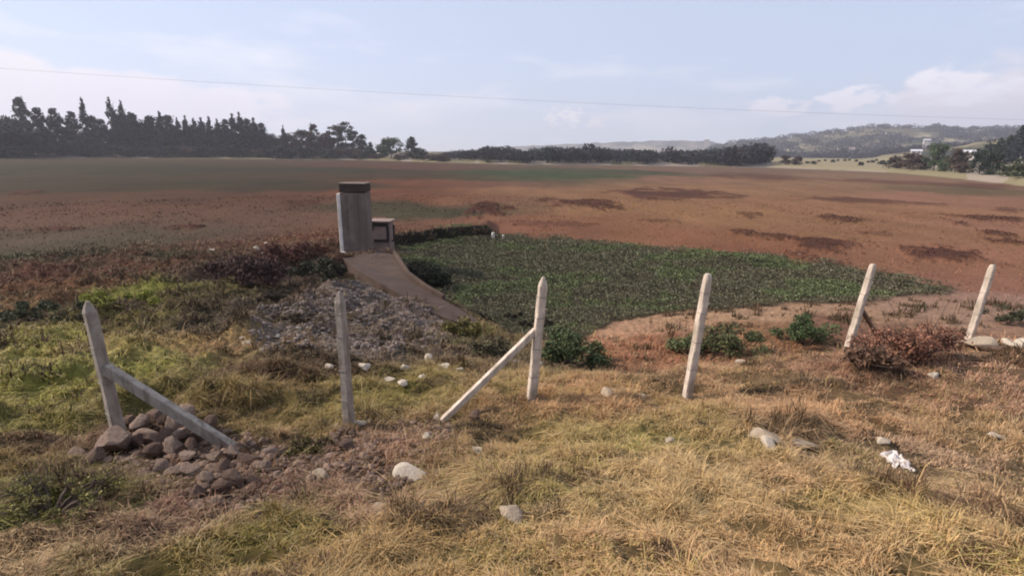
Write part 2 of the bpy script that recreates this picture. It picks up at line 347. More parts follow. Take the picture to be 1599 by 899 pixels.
M['ground'] = mat('ground_soil_and_grass', noise=9, bump=.8, attr='Col', amt=.4, spec=.05)
M['grass'] = mat('grass_blades', attr='Col', rough=.8, spec=.1)
M['leaf'] = mat('leaves', attr='Col', rough=.75, spec=.1)
M['bark'] = mat('bark', (.09, .065, .05), noise=6, bump=.5, amt=.4)
M['postd'] = mat('dark_concrete', (.34, .29, .24), noise=9, bump=.3, amt=.35, rough=.9)  # darker tone for the two left posts and the left brace
M['post'] = mat('weathered_concrete', (.58, .48, .39), noise=7, bump=.3, amt=.38, rough=.85)
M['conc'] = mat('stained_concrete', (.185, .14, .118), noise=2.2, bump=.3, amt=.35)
M['concl'] = mat('pale_concrete', (.74, .68, .61), noise=3, bump=.2, amt=.25)  # carries the painted sunlight of the tower side; also the white stakes
M['wallb'] = mat('box_concrete', (.26, .185, .155), noise=2.2, bump=.3, amt=.3)
M['slab'] = mat('silted_concrete', (.085, .056, .043), noise=1.3, bump=.2, amt=.25)
M['rust'] = mat('rusted_iron', (.062, .042, .034), noise=5, bump=.3, amt=.4)
M['hole'] = mat('dark_iron', (.03, .025, .024), noise=5, amt=.3)
def streaks(m, dark, sc=1.0):
    t = m.node_tree; b = t.nodes['Principled BSDF']; lk = b.inputs['Base Color'].links[0].from_socket
    tcn = t.nodes.new('ShaderNodeTexCoord'); mpn = t.nodes.new('ShaderNodeMapping'); mpn.inputs['Scale'].default_value = (9 * sc, 9 * sc, 1.6 * sc)
    n1 = t.nodes.new('ShaderNodeTexNoise'); n1.inputs['Scale'].default_value = 1.5; n1.inputs['Detail'].default_value = 6
    t.links.new(tcn.outputs['Object'], mpn.inputs[0]); t.links.new(mpn.outputs[0], n1.inputs['Vector'])
    r1 = t.nodes.new('ShaderNodeMapRange'); r1.inputs['From Min'].default_value = .46; r1.inputs['From Max'].default_value = .66; t.links.new(n1.outputs['Fac'], r1.inputs['Value'])
    mx = t.nodes.new('ShaderNodeMixRGB'); mx.inputs['Color2'].default_value = (*dark, 1); t.links.new(r1.outputs[0], mx.inputs['Fac']); t.links.new(lk, mx.inputs['Color1']); t.links.new(mx.outputs[0], b.inputs['Base Color'])
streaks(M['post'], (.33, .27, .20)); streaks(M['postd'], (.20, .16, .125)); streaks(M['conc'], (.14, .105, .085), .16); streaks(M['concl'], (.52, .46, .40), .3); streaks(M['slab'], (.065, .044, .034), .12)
M['stone'] = mat('stone_grey', (.27, .19, .145), noise=5, bump=.9, amt=.45)
M['stoned'] = mat('stone_brown', (.15, .095, .07), noise=5, bump=.9, amt=.5)
M['stonew'] = mat('stone_pale', (.50, .42, .33), noise=9, bump=.5, amt=.22)
M['stonet'] = mat('stone_tan', (.40, .31, .22), noise=6, bump=.6, amt=.3)
M['rubble'] = mat('rubble_mixed', attr='Col', noise=14, bump=.6, amt=.25)
M['plastic'] = mat('white_plastic_film', (.66, .58, .53), rough=.45, noise=20, bump=.2, amt=.08, spec=.4)
M['wire'] = mat('galvanised_wire', (.26, .22, .19), rough=.6)
M['cable'] = mat('cable_sheath', (.22, .22, .24), rough=.7)
M['wall'] = mat('painted_wall', (.50, .46, .43), noise=2, amt=.12)
M['wallp'] = mat('pink_wall', (.46, .36, .33), noise=2, amt=.15)
M['roof'] = mat('sheet_roof', (.60, .59, .60), noise=1, amt=.15, rough=.6)
M['rooft'] = mat('tile_roof', (.30, .20, .17), noise=1, amt=.25)
M['glass'] = mat('window_glass', (.05, .06, .07), rough=.15, spec=.5)
M['door'] = mat('house_door', (.12, .09, .08), rough=.6)
M['hill'] = mat('hill_cover', attr='Col', noise=.02, amt=.2, spec=.02)

def tag(o, label=None, cat=None, group=None, kind=None):
    if label: o['label'] = label
    if cat: o['category'] = cat
    if group: o['group'] = group
    if kind: o['kind'] = kind
    return o
def link(name, me, m=None, parent=None, loc=None):
    o = bpy.data.objects.new(name, me); COL.objects.link(o)
    if m is not None and len(me.materials) == 0: me.materials.append(m)
    if parent: o.parent = parent
    if loc is not None: o.location = loc
    return o
def empty(name, loc, rz=0):
    o = bpy.data.objects.new(name, None); COL.objects.link(o); o.location = loc; o.rotation_euler = (0, 0, rz); o.empty_display_size = .2
    return o
def np_mesh(name, V, faces_list, cols=None, smooth=False):
    """faces_list: list of int arrays (n,k)"""
    me = bpy.data.meshes.new(name); V = np.asarray(V, np.float32)
    me.vertices.add(len(V)); me.vertices.foreach_set('co', V.ravel())
    nl = sum(f.size for f in faces_list); nf = sum(len(f) for f in faces_list)
    me.loops.add(nl); me.loops.foreach_set('vertex_index', np.concatenate([f.ravel() for f in faces_list]).astype(np.int32))
    tot = np.concatenate([np.full(len(f), f.shape[1]) for f in faces_list]); st = np.r_[0, np.cumsum(tot)[:-1]]
    me.polygons.add(nf); me.polygons.foreach_set('loop_start', st.astype(np.int32))
    try: me.polygons.foreach_set('loop_total', tot.astype(np.int32))
    except Exception: pass
    me.polygons.foreach_set('use_smooth', np.full(nf, smooth, bool))
    if cols is not None:
        ca_ = me.color_attributes.new('Col', 'FLOAT_COLOR', 'POINT')
        ca_.data.foreach_set('color', np.c_[cols, np.ones(len(cols))].astype(np.float32).ravel())
    me.update(calc_edges=True); me.validate()
    return me

class MB:
    def __init__(s): s.v = []; s.f = []
    def add(s, v, f):
        k = len(s.v); s.v += [tuple(q) for q in v]; s.f += [tuple(i + k for i in q) for q in f]
    def box(s, c, d, mtx=None, taper=1.0, bev=0.0):
        x, y, z = d[0] / 2, d[1] / 2, d[2] / 2; vs = []
        if bev > 0:
            rings = [(-z, 1, bev), (-z + bev, 1, 0), (z - bev, taper, 0), (z, taper, bev)]
            for zz, k, b in rings:
                X, Y = x * k - b, y * k - b; e = bev
                for sx, sy in ((-1, -1), (1, -1), (1, 1), (-1, 1)):
                    p1 = (sx * X, sy * (Y - e)); p2 = (sx * (X - e), sy * Y)
                    for p in ((p1, p2) if sx * sy < 0 else (p2, p1)): vs.append((p[0], p[1], zz))
            # order corners consistently
            fs = []
            for i in range(3):
                for j in range(8): fs.append((i * 8 + j, i * 8 + (j + 1) % 8, i * 8 + 8 + (j + 1) % 8, i * 8 + 8 + j))
            fs.append(tuple(range(7, -1, -1))); fs.append(tuple(range(24, 32)))
            # sort by angle
            nv = []
            for i in range(4):
                ring = sorted(vs[i * 8:i * 8 + 8], key=lambda p: math.atan2(p[1], p[0])); nv += ring
            vs = nv
        else:
            for zz, k in ((-z, 1), (z, taper)):
                for sx, sy in ((-1, -1), (1, -1), (1, 1), (-1, 1)): vs.append((sx * x * k, sy * y * k, zz))
            fs = [(0, 3, 2, 1), (4, 5, 6, 7), (0, 1, 5, 4), (1, 2, 6, 5), (2, 3, 7, 6), (3, 0, 4, 7)]
        out = []
        for v in vs:
            v = Vector(v)
            if mtx is not None: v = mtx @ v
            out.append(v + Vector(c))
        s.add(out, fs)
    def tube(s, pts, rad, n=6):
        pts = [Vector(p) for p in pts]; base = len(s.v); R = rad if hasattr(rad, '__len__') else [rad] * len(pts)
        up = Vector((0.13, 0.31, .94)); V = []
        for i, p in enumerate(pts):
            t = (pts[min(i + 1, len(pts) - 1)] - pts[max(i - 1, 0)]).normalized()
            a = t.cross(up); a = a.normalized() if a.length > 1e-4 else Vector((1, 0, 0)); b = t.cross(a)
            for j in range(n):
                th = 2 * math.pi * j / n; V.append(p + (a * math.cos(th) + b * math.sin(th)) * R[i])
        Fc = [(i * n + j, i * n + (j + 1) % n, (i + 1) * n + (j + 1) % n, (i + 1) * n + j) for i in range(len(pts) - 1) for j in range(n)]
        Fc += [tuple(range(n - 1, -1, -1)), tuple(range((len(pts) - 1) * n, len(pts) * n))]
        s.add(V, Fc)
    def build(s, name, m, parent=None, smooth=False, loc=None):
        me = bpy.data.meshes.new(name); me.from_pydata([tuple(v) for v in s.v], [], s.f); me.validate(); me.update()
        if smooth: me.polygons.foreach_set('use_smooth', [True] * len(me.polygons))
        return link(name, me, m, parent, loc)

# ------------------------------------------------------------------ ground sheet (polar grid round the viewpoint, full circle)
az = np.concatenate([np.linspace(-math.pi, -1.0, 60, endpoint=False), np.linspace(-1.0, 1.0, 1250, endpoint=False), np.linspace(1.0, math.pi, 61)])
rr = np.concatenate([[0.02], np.exp(np.linspace(math.log(.6), math.log(60), 660, endpoint=False)), np.exp(np.linspace(math.log(60), math.log(700), 300)), [1200, 2600, 4200]])
AA, RR = np.meshgrid(az, rr); X = (RR * np.sin(AA)).ravel(); Y = (RR * np.cos(AA)).ravel()
Z = height(X, Y); Z[RR.ravel() > 1000] = 4.0
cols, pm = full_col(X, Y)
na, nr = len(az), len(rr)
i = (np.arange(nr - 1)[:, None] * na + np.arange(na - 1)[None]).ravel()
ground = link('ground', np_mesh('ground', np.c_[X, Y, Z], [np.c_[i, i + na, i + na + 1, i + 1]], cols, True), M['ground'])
tag(ground, kind='structure')

# ------------------------------------------------------------------ hills beyond the lake
def hills():
    az = np.linspace(-1.25, 1.25, 1100); r = np.concatenate([np.linspace(420, 3600, 190)])
    A_, R_ = np.meshgrid(az, r); a = A_.ravel(); rr_ = R_.ravel()
    def prof(pts):                          # pixel x -> elevation angle of a ridge
        xs = [ray_az(px) for px, py in pts]; ys = []
        for px, py in pts:
            d = ray(px, py); ys.append(d[2] / math.hypot(d[0], d[1]))
        return np.interp(a, xs, ys)
    def ridge(pts, r0, wid, seed, rough):
        el = prof(pts); top = el * r0 + 6
        top = top + (fbm(a * 60, a * 0, seed, 4) - .5) * rough
        return np.where(rr_ < r0, sst(r0 - wid, r0, rr_), 1 - .5 * sst(r0, r0 + wid * 1.5, rr_)) * np.maximum(top, 0)
    z1 = ridge([(-600, 262), (600, 262), (690, 240), (760, 231), (840, 226), (950, 222), (1060, 218), (1110, 221), (1160, 232), (1300, 240), (1700, 250), (2300, 250)], 3300, 500, 81, 12)
    z2 = ridge([(-600, 262), (900, 262), (1010, 246), (1100, 234), (1160, 222), (1220, 216), (1300, 206), (1370, 199), (1440, 199), (1500, 205), (1560, 205), (1600, 200), (1800, 190), (2300, 200)], 1900, 1050, 82, 14)
    z3 = ridge([(-600, 262), (1180, 262), (1240, 256), (1300, 247), (1360, 243), (1420, 233), (1500, 222), (1600, 206), (1800, 180), (2300, 180)], 720, 260, 83, 2)
    z4 = ridge([(-900, 190), (-300, 200), (0, 212), (120, 222), (260, 232), (420, 236), (560, 243), (640, 262), (2300, 262)], 900, 350, 84, 4)
    base = 3.2
    Z = base + np.maximum.reduce([z1 - 6, z2 - 6, z3 - 6, z4 - 6, a * 0]) + (fbm(a * 90, rr_ / 60, 85, 4) - .5) * 5 * sst(500, 900, rr_)
    x = rr_ * np.sin(a); y = rr_ * np.cos(a)
    f = fbm(x / 90, y / 90, 86, 5); g = fbm(x / 45 + 31, y / 45, 87, 4)
    c = np.where((f > .50)[:, None], np.array([.045, .050, .036]), np.array([.12, .105, .065]))
    c = np.where(((f < .45) & (g > .52))[:, None], np.array([.26, .22, .14]), c)
    field = ((g > .42) & (rr_ < 740) & (a > ray_az(1190)) & (a < ray_az(1420)))[:, None]
    c = np.where(field, np.array([.25, .21, .125]), c)
    na, nr = len(az), len(r); i = (np.arange(nr - 1)[:, None] * na + np.arange(na - 1)[None]).ravel()
    o = link('hills', np_mesh('hills', np.c_[x, y, Z], [np.c_[i, i + na, i + na + 1, i + 1]], c, True), M['hill'])
    tag(o, kind='structure'); return Z.reshape(nr, na), az, r
HZ, HA, HR = hills()
def hill_z(x, y):
    a = math.atan2(x, y); r = math.hypot(x, y)
    g = float(height([x], [y])[0]) if r < 700 else 4.0
    if r < HR[0]: return g
    i = np.clip(np.searchsorted(HR, r), 1, len(HR) - 1); j = np.clip(np.searchsorted(HA, a), 1, len(HA) - 1)
    return max(g, float(min(HZ[i, j], HZ[i - 1, j])))

# ------------------------------------------------------------------ haze
hz_ = MB(); hz_.box((0, 0, 150), (8800, 8800, 310)); 
hm = bpy.data.materials.new('haze_air'); hm.use_nodes = True; t = hm.node_tree
for q in list(t.nodes):
    if q.type == 'BSDF_PRINCIPLED': t.nodes.remove(q)
pv = t.nodes.new('ShaderNodeVolumePrincipled'); pv.inputs['Density'].default_value = .00029
pv.inputs['Color'].default_value = (.90, .89, .99, 1); pv.inputs['Anisotropy'].default_value = .2
t.links.new(pv.outputs[0], t.nodes['Material Output'].inputs['Volume'])
haze = hz_.build('haze', hm); tag(haze, kind='stuff')

# ------------------------------------------------------------------ vegetation generators
def leaf_cloud(P_, size, c, jit=.35, flat=0.0, elong=1.6):
    """random leaf-clump quads at points P_"""
    n_ = len(P_); d = rng.normal(size=(n_, 3)); d[:, 2] *= (1 - flat); d /= np.linalg.norm(d, axis=1)[:, None] + 1e-9
    e = rng.normal(size=(n_, 3)); e = np.cross(d, e); e /= np.linalg.norm(e, axis=1)[:, None] + 1e-9
    s = (size * rng.uniform(.6, 1.4, n_))[:, None] if np.isscalar(size) else (size * rng.uniform(.7, 1.3, n_))[:, None]
    V = np.stack([P_ - d * s * elong * .5, P_ + e * s * .38, P_ + d * s * elong * .5, P_ - e * s * .38], 1).reshape(-1, 3)
    Fq = np.arange(n_ * 4).reshape(-1, 4)
    k = rng.uniform(1 - jit, 1 + jit, n_)[:, None]; cc = (np.broadcast_to(c, (n_, 3)) * k).repeat(4, 0)
    return V, Fq, cc
def crown_points(kind, seed):
    g = np.random.default_rng(seed); pts = []
    if kind == 'spire':            # ragged narrow conifer, unit height
        for k in range(90):
            h = g.uniform(.06, .90) ** 1.0; R_ = .20 * (1 - h) ** .75 * g.uniform(.6, 1.25) + .015; th = g.uniform(0, 6.28)
            for q in range(16):
                t_ = g.uniform(.15, 1); pts.append((math.cos(th) * R_ * t_, math.sin(th) * R_ * t_, h - .05 * t_ + .02 * g.normal()))
                pts[-1] = tuple(np.array(pts[-1]) + g.normal(size=3) * .012)
        for k in range(40):
            h = g.uniform(.86, 1.0); pts.append((g.normal() * .008, g.normal() * .008, h))
    elif kind == 'cone':
        for k in range(110):
            h = g.uniform(.05, .95); R_ = .30 * (1 - h) ** .6 * g.uniform(.6, 1.15) + .02; th = g.uniform(0, 6.28)
            for q in range(16):
                t_ = g.uniform(.2, 1); p = np.array((math.cos(th) * R_ * t_, math.sin(th) * R_ * t_, h - .03 * t_)) + g.normal(size=3) * .02; pts.append(tuple(p))
    elif kind == 'round':
        cs = [np.array((g.uniform(-.33, .33), g.uniform(-.33, .33), g.uniform(.22, .82))) for _ in range(30)]
        for c_ in cs:
            c_[:2] *= math.sqrt(max(.1, 1 - abs(c_[2] - .45) * 1.6))
            R_ = g.uniform(.09, .19)
            for q in range(60):
                d = g.normal(size=3); d /= np.linalg.norm(d); pts.append(tuple(c_ + d * R_ * g.uniform(.5, 1) * np.array((1, 1, .8))))
    elif kind == 'airy':           # eucalyptus-like: clumps on bare limbs with gaps
        for k in range(17):
            h = g.uniform(.35, .98); R0_ = .20 * (1.15 - h); th = g.uniform(0, 6.28); c_ = np.array((math.cos(th) * R0_, math.sin(th) * R0_, h)); R_ = g.uniform(.05, .10)
            for q in range(55):
                d = g.normal(size=3); d /= np.linalg.norm(d); pts.append(tuple(c_ + d * R_ * g.uniform(.3, 1) * np.array((1, 1, .8))))
        for q in range(250):
            pts.append((g.normal() * .1, g.normal() * .1, g.uniform(.03, .4)))
    elif kind == 'bush':
        for k in range(24):
            c_ = np.array((g.uniform(-.42, .42), g.uniform(-.3, .3), g.uniform(.1, .72))); c_[:2] *= math.sqrt(max(.15, 1.0 - c_[2])) 
            R_ = g.uniform(.12, .22)
            for q in range(60):
                d = g.normal(size=3); d /= np.linalg.norm(d); p = c_ + d * R_ * g.uniform(.4, 1) * np.array((1, 1, .85)); p[2] = max(p[2], .01); pts.append(tuple(p))
    return np.array(pts)
TREEMESH = {}
def tree_meshes(kind, tone, var):
    key = (kind, tone, var)
    if key in TREEMESH: return TREEMESH[key]
    P_ = crown_points(kind, hash((kind, var)) % 1000 if False else sum(map(ord, kind)) * 7 + var * 13)
    tones = {'navy': (.030, .036, .040), 'dark': (.034, .044, .030), 'olive': (.075, .085, .045), 'green': (.075, .105, .055), 'brown': (.085, .060, .045), 'grey': (.075, .080, .065)}
    size = {'spire': .035, 'cone': .042, 'round': .05, 'airy': .035, 'bush': .06}[kind]
    V, Fq, cc = leaf_cloud(P_, size, np.array(tones[tone]), jit=.45)
    me = np_mesh('crown', V, [Fq], cc); me.materials.append(M['leaf'])
    g = random.Random(var + 5); mb = MB(); top = {'spire': .97, 'cone': .9, 'round': .6, 'airy': .92, 'bush': .45}[kind]; r0 = {'spire': .014, 'cone': .018, 'round': .025, 'airy': .012, 'bush': .02}[kind]
    mb.tube([(0, 0, -.03), (g.uniform(-.01, .01), 0, top * .35), (g.uniform(-.015, .015), g.uniform(-.01, .01), top * .7), (0, 0, top)], [r0 * 1.2, r0, r0 * .6, r0 * .15])
    for k in range(9):
        h = g.uniform(.25, .9) * top; th = g.uniform(0, 6.28); Lb = {'spire': .10, 'cone': .16, 'round': .3, 'airy': .17, 'bush': .3}[kind] * g.uniform(.6, 1)
        mb.tube([(0, 0, h), (math.cos(th) * Lb * .5, math.sin(th) * Lb * .5, h + .03), (math.cos(th) * Lb, math.sin(th) * Lb, h + .09)], [r0 * .45, r0 * .3, r0 * .08], 5)
    tm = bpy.data.meshes.new('trunk'); tm.from_pydata([tuple(v) for v in mb.v], [], mb.f); tm.update(); tm.materials.append(M['bark'])
    TREEMESH[key] = (me, tm); return me, tm
def tree(px, pbase, ptop, r, kind, tone, label, group, wid=1.0, name='tree', var=None, cat='tree'):
    b = at_r(px, pbase, r); z = hill_z(b[0], b[1]); 
    d = ray(px, ptop); ztop = CAM[2] + d[2] * r / math.hypot(d[0], d[1]); h = max(ztop - z, 1.5)
    me, tm = tree_meshes(kind, tone, random.randrange(3) if var is None else var)
    o = empty(name, (b[0], b[1], z - .1), random.uniform(0, 6.28)); tag(o, label, cat, group)
    o.scale = (h * wid, h * wid, h)
    link('crown', me, None, o); link('trunk', tm, None, o)
    return o

# ------------------------------------------------------------------ left tree belt
Rl = 1.06
def RS(px): return float(shore_r(ray_az(px)))
GB = 'trees of the belt on the left shore'
LT = [(-40, 176, 'round', 'dark', 1.1), (-12, 174, 'round', 'dark', 1.0), (10, 173, 'round', 'grey', 1.0), (47, 149, 'cone', 'grey', .8), (30, 178, 'round', 'grey', 1.1), (72, 166, 'cone', 'navy', .9), (97, 167, 'cone', 'navy', .9), (122, 172, 'cone', 'navy', .9),
      (143, 153, 'spire', 'navy', .8), (152, 178, 'cone', 'navy', 1), (166, 184, 'cone', 'navy', 1.1), (185, 152, 'spire', 'navy', .8), (202, 158, 'spire', 'navy', .9), (194, 176, 'cone', 'navy', 1.1), (216, 174, 'cone', 'navy', 1), (229, 180, 'round', 'navy', .8),
      (243, 178, 'cone', 'navy', 1.0), (258, 174, 'spire', 'navy', 1.2), (270, 177, 'cone', 'navy', 1), (284, 184, 'spire', 'navy', 1.1), (297, 181, 'spire', 'navy', 1.1), (309, 184, 'spire', 'navy', 1.2), (321, 184, 'spire', 'navy', 1.3), (333, 182, 'spire', 'navy', 1.2), (345, 186, 'spire', 'navy', 1.2),
      (357, 184, 'cone', 'navy', .9), (369, 178, 'spire', 'navy', 1.2), (380, 176, 'spire', 'navy', 1.2), (391, 183, 'cone', 'navy', .8), (401, 184, 'spire', 'navy', 1.3), (412, 190, 'cone', 'navy', .9), (424, 204, 'round', 'navy', .9), (436, 207, 'round', 'brown', 1),
      (446, 196, 'spire', 'navy', .9), (459, 201, 'round', 'brown', .9), (472, 203, 'airy', 'brown', 1.5), (484, 198, 'round', 'brown', .8), (493, 194, 'airy', 'brown', 1.4), (507, 204, 'round', 'brown', .9), (518, 199, 'airy', 'brown', 1.5), (529, 196, 'airy', 'brown', 1.5),
      (541, 192, 'airy', 'dark', 1.5), (552, 198, 'airy', 'dark', 1.5), (567, 208, 'cone', 'dark', 1.2), (579, 221, 'cone', 'dark', 1.2)]
LAB = {0: 'bushy dark tree on the left shore at the very edge of the picture', 3: 'tallest tree at the far left of the shore, blunt grey-green crown above its neighbours',
       5: 'first blunt conifer right of the tallest tree on the left shore', 6: 'second blunt conifer right of the tallest tree on the left shore', 7: 'third blunt conifer right of the tallest tree, just before the first spire',
       8: 'first thin spire conifer of the left shore belt, standing apart from the twin spires', 11: 'taller left one of the twin spire conifers on the left shore', 12: 'right one of the twin spire conifers on the left shore',
       17: 'ragged conifer right of the twin spires rising over the belt', 33: 'thin bare-topped conifer near the right end of the dark belt', 41: 'airy tree with the highest tuft at the right end of the brown belt',
       43: 'dark pointed conifer ending the left belt before the gap of sky', 44: 'small low conifer leaning on the right end of the left belt'}
for k, (px, top, kind, tone, wd) in enumerate(LT):
    zone = 'rounded dark tree behind the big bushes at the left shore end' if px < 60 else 'dark conifer packed into the tall spiky part of the left shore belt' if px < 290 else 'narrow dark tree in the even-topped middle of the left shore belt' if px < 420 else 'brownish loose-crowned tree in the lower right stretch of the left belt'
    tree(px, 243, top, RS(px) * (1.07 + .05 * random.random()), kind, tone, LAB.get(k, zone), GB, wd, name='pine_tree' if kind in ('spire', 'cone') else 'tree')
# second row and understorey
for k, px in enumerate(range(-60, 560, 17)):
    top = np.interp(px, [-60, 40, 130, 250, 400, 430, 560], [198, 195, 200, 198, 200, 216, 218]) + random.uniform(-4, 4)
    tree(px, 243, top, RS(px) * (1.13 + .06 * random.random()), 'round' if k % 2 else 'cone', 'navy' if 100 < px < 430 else 'dark', 'dark tree in the rear row of the left shore belt, mostly hidden', 'rear row of the left shore belt', 1.1)
for k, px in enumerate(range(-60, 600, 22)):
    top = np.interp(px, [-60, 0, 40, 80, 100, 200, 560], [190, 192, 187, 197, 222, 224, 228]) + random.uniform(-3, 3)
    big = px < 85
    tree(px, 245, top, RS(px) * (1.02 + .02 * random.random()), 'bush', 'dark' if big else random.choice(['dark', 'navy', 'brown']),
         'big round dark green bush at the left end of the far shore' if big else 'low dark bush at the foot of the left shore belt', 'big bushes at the left end of the shore' if big else 'low bushes under the left shore belt', 1.3 if big else 1.9, name='bush', cat='bush')
tree(611, 247, 210, RS(611) * 1.05, 'round', 'green', 'light green round-crowned tree standing alone in the gap on the left shore', 'lone trees past the belt', 1.35, var=1)
tree(597, 247, 221, RS(597) * 1.05, 'bush', 'green', 'small light green bush leaning against the round light green tree', 'lone trees past the belt', 1.0, name='bush', cat='bush')
tree(643, 248, 212, RS(643) * 1.05, 'cone', 'dark', 'broad dark conifer standing alone as last tree on the left shore', 'lone trees past the belt', 1.6, name='pine_tree')
tree(657, 248, 226, RS(657) * 1.04, 'bush', 'dark', 'dark bush at the right foot of the last dark conifer', 'lone trees past the belt', 1.4, name='bush', cat='bush')
for px in (585, 625, 672, 690):
    tree(px, 249, 238, RS(px) * 1.03, 'bush', 'brown', 'low brown scrub bush on the shore near the lone trees', 'scrub bushes on the shore', 2.4, name='bush', cat='bush')

# ------------------------------------------------------------------ right trees
RT = [(1398, 238, 268, 'bush', 'brown', 1.3, 'reddish brown bush at the left end of the right-hand grove'), (1418, 233, 268, 'bush', 'brown', 1.2, 'tall reddish brown bush, second of the right-hand grove'), (1436, 236, 269, 'bush', 'brown', 1.2, 'brown bush beside the green conifer of the right-hand grove'),
      (1456, 217, 271, 'round', 'green', .75, 'green broad tree, tallest in the middle of the right-hand grove'), (1472, 240, 272, 'bush', 'green', 1.0, 'lower green bush right of the green broad tree'), (1490, 226, 272, 'round', 'brown', .9, 'brownish round tree left of the white house in the grove'),
      (1505, 248, 273, 'bush', 'brown', 1.2, 'brown bush in front of the white house in the grove'), (1528, 228, 274, 'round', 'dark', .9, 'dark round tree right of the white house in the grove'), (1545, 232, 275, 'round', 'dark', .9, 'second dark round tree right of the white house'),
      (1552, 212, 250, 'round', 'dark', .9, 'dark tree on the rise behind the right-hand grove'), (1572, 204, 250, 'round', 'dark', .9, 'dark tree near the right edge below the skyline tree'), (1588, 192, 250, 'cone', 'navy', 1.0, 'tall dark tree breaking the skyline at the right edge'),
      (1606, 198, 250, 'round', 'navy', 1.0, 'dark tree cut by the right edge of the picture on the rise'), (1575, 248, 284, 'bush', 'olive', 1.6, 'olive green bush near the right edge at the lake shore'), (1600, 240, 290, 'bush', 'olive', 1.5, 'large olive bush cut by the right edge at the lake shore'),
      (1225, 239, 262, 'bush', 'brown', 1.2, 'left one of the two dark bushes standing in the pale field'), (1243, 240, 262, 'bush', 'brown', 1.1, 'right one of the two dark bushes standing in the pale field'), (1545, 262, 277, 'bush', 'green', 2.0, 'low green bush at the shore under the grove')]
for px, top, base, kind, tone, wd, lab in RT:
    r = RS(px) * (1.06 if base > 255 else 1.9)
    tree(px, base, top, r, kind, tone, lab, 'trees and bushes of the right shore', wd, name='pine_tree' if kind == 'cone' else ('bush' if kind == 'bush' else 'tree'), cat='bush' if kind == 'bush' else 'tree')
for k in range(16):
    px = 1262 + k * 9 + random.uniform(-3, 3)
    tree(px, 258, 252 - random.uniform(0, 5), RS(px) * (1.15 + .35 * random.random()), 'bush', 'dark', 'small dark hedge bush dotted along the pale field on the right', 'hedge bushes in the pale field', 1.6, name='bush', cat='bush')

# ------------------------------------------------------------------ far woods (one mass)
def woods():
    global RS
    Ps = []; Cs = []; Sz = []
    def add(px, top_y, r, tone, wd):
        b = at_r(px, 250, r); z = hill_z(b[0], b[1]); d = ray(px, top_y); h = CAM[2] + d[2] * r / math.hypot(d[0], d[1]) - z
        if h < 3: return
        h = min(h, 26)
        m_ = 130; q = rng.normal(size=(m_, 3)); q /= np.linalg.norm(q, axis=1)[:, None]; q *= rng.uniform(.5, 1, (m_, 1))
        P_ = q * np.array([wd, wd, h * .5]) + np.array([b[0], b[1], z + h * .5]); Ps.append(P_); Cs.append(np.broadcast_to(tone, (m_, 3))); Sz.append(np.full(m_, h * .13))
    for k in range(430):
        px = random.uniform(676, 1195); top = np.interp(px, [670, 730, 790, 815, 845, 900, 960, 1020, 1080, 1130, 1180], [242, 236, 228, 238, 232, 230, 234, 236, 236, 234, 226]) + random.gauss(0, 2.0)
        add(px, top, RS(px) * random.uniform(1.02, 1.22), random.choice([(.045, .042, .05), (.04, .05, .045), (.05, .045, .04)]), random.uniform(4, 7))
    for k in range(260):
        px = random.uniform(1140, 1640); top = np.interp(px, [1140, 1180, 1230, 1300, 1360, 1450, 1640], [232, 226, 238, 238, 236, 226, 212]) + random.gauss(0, 2.5)
        add(px, top, random.uniform(780, 1100), random.choice([(.05, .045, .05), (.045, .045, .05)]), random.uniform(6, 10))
    for k in range(900):      # woods scattered over the hill slopes
        px = random.uniform(1100, 1680); r = random.uniform(1100, 2000); b = at_r(px, 240, r); z = hill_z(b[0], b[1])
        if fbm(np.array([b[0] / 110]), np.array([b[1] / 110]), 86, 4)[0] < .47: continue
        h = random.uniform(7, 13); m_ = 60; q = rng.normal(size=(m_, 3)); q /= np.linalg.norm(q, axis=1)[:, None]
        Ps.append(q * np.array([9, 9, h * .5]) + np.array([b[0], b[1], z + h * .5])); Cs.append(np.broadcast_to((.05, .05, .045), (m_, 3))); Sz.append(np.full(m_, 2.6))
    P_ = np.concatenate(Ps); V, Fq, cc = leaf_cloud(P_, np.concatenate(Sz), np.concatenate(Cs), jit=.3)
    o = link('distant_woods', np_mesh('distant_woods', V, [Fq], cc), M['leaf'])
    tag(o, 'hazy dark woods running along the far shore and up the distant hills', 'woods', kind='stuff')
woods()

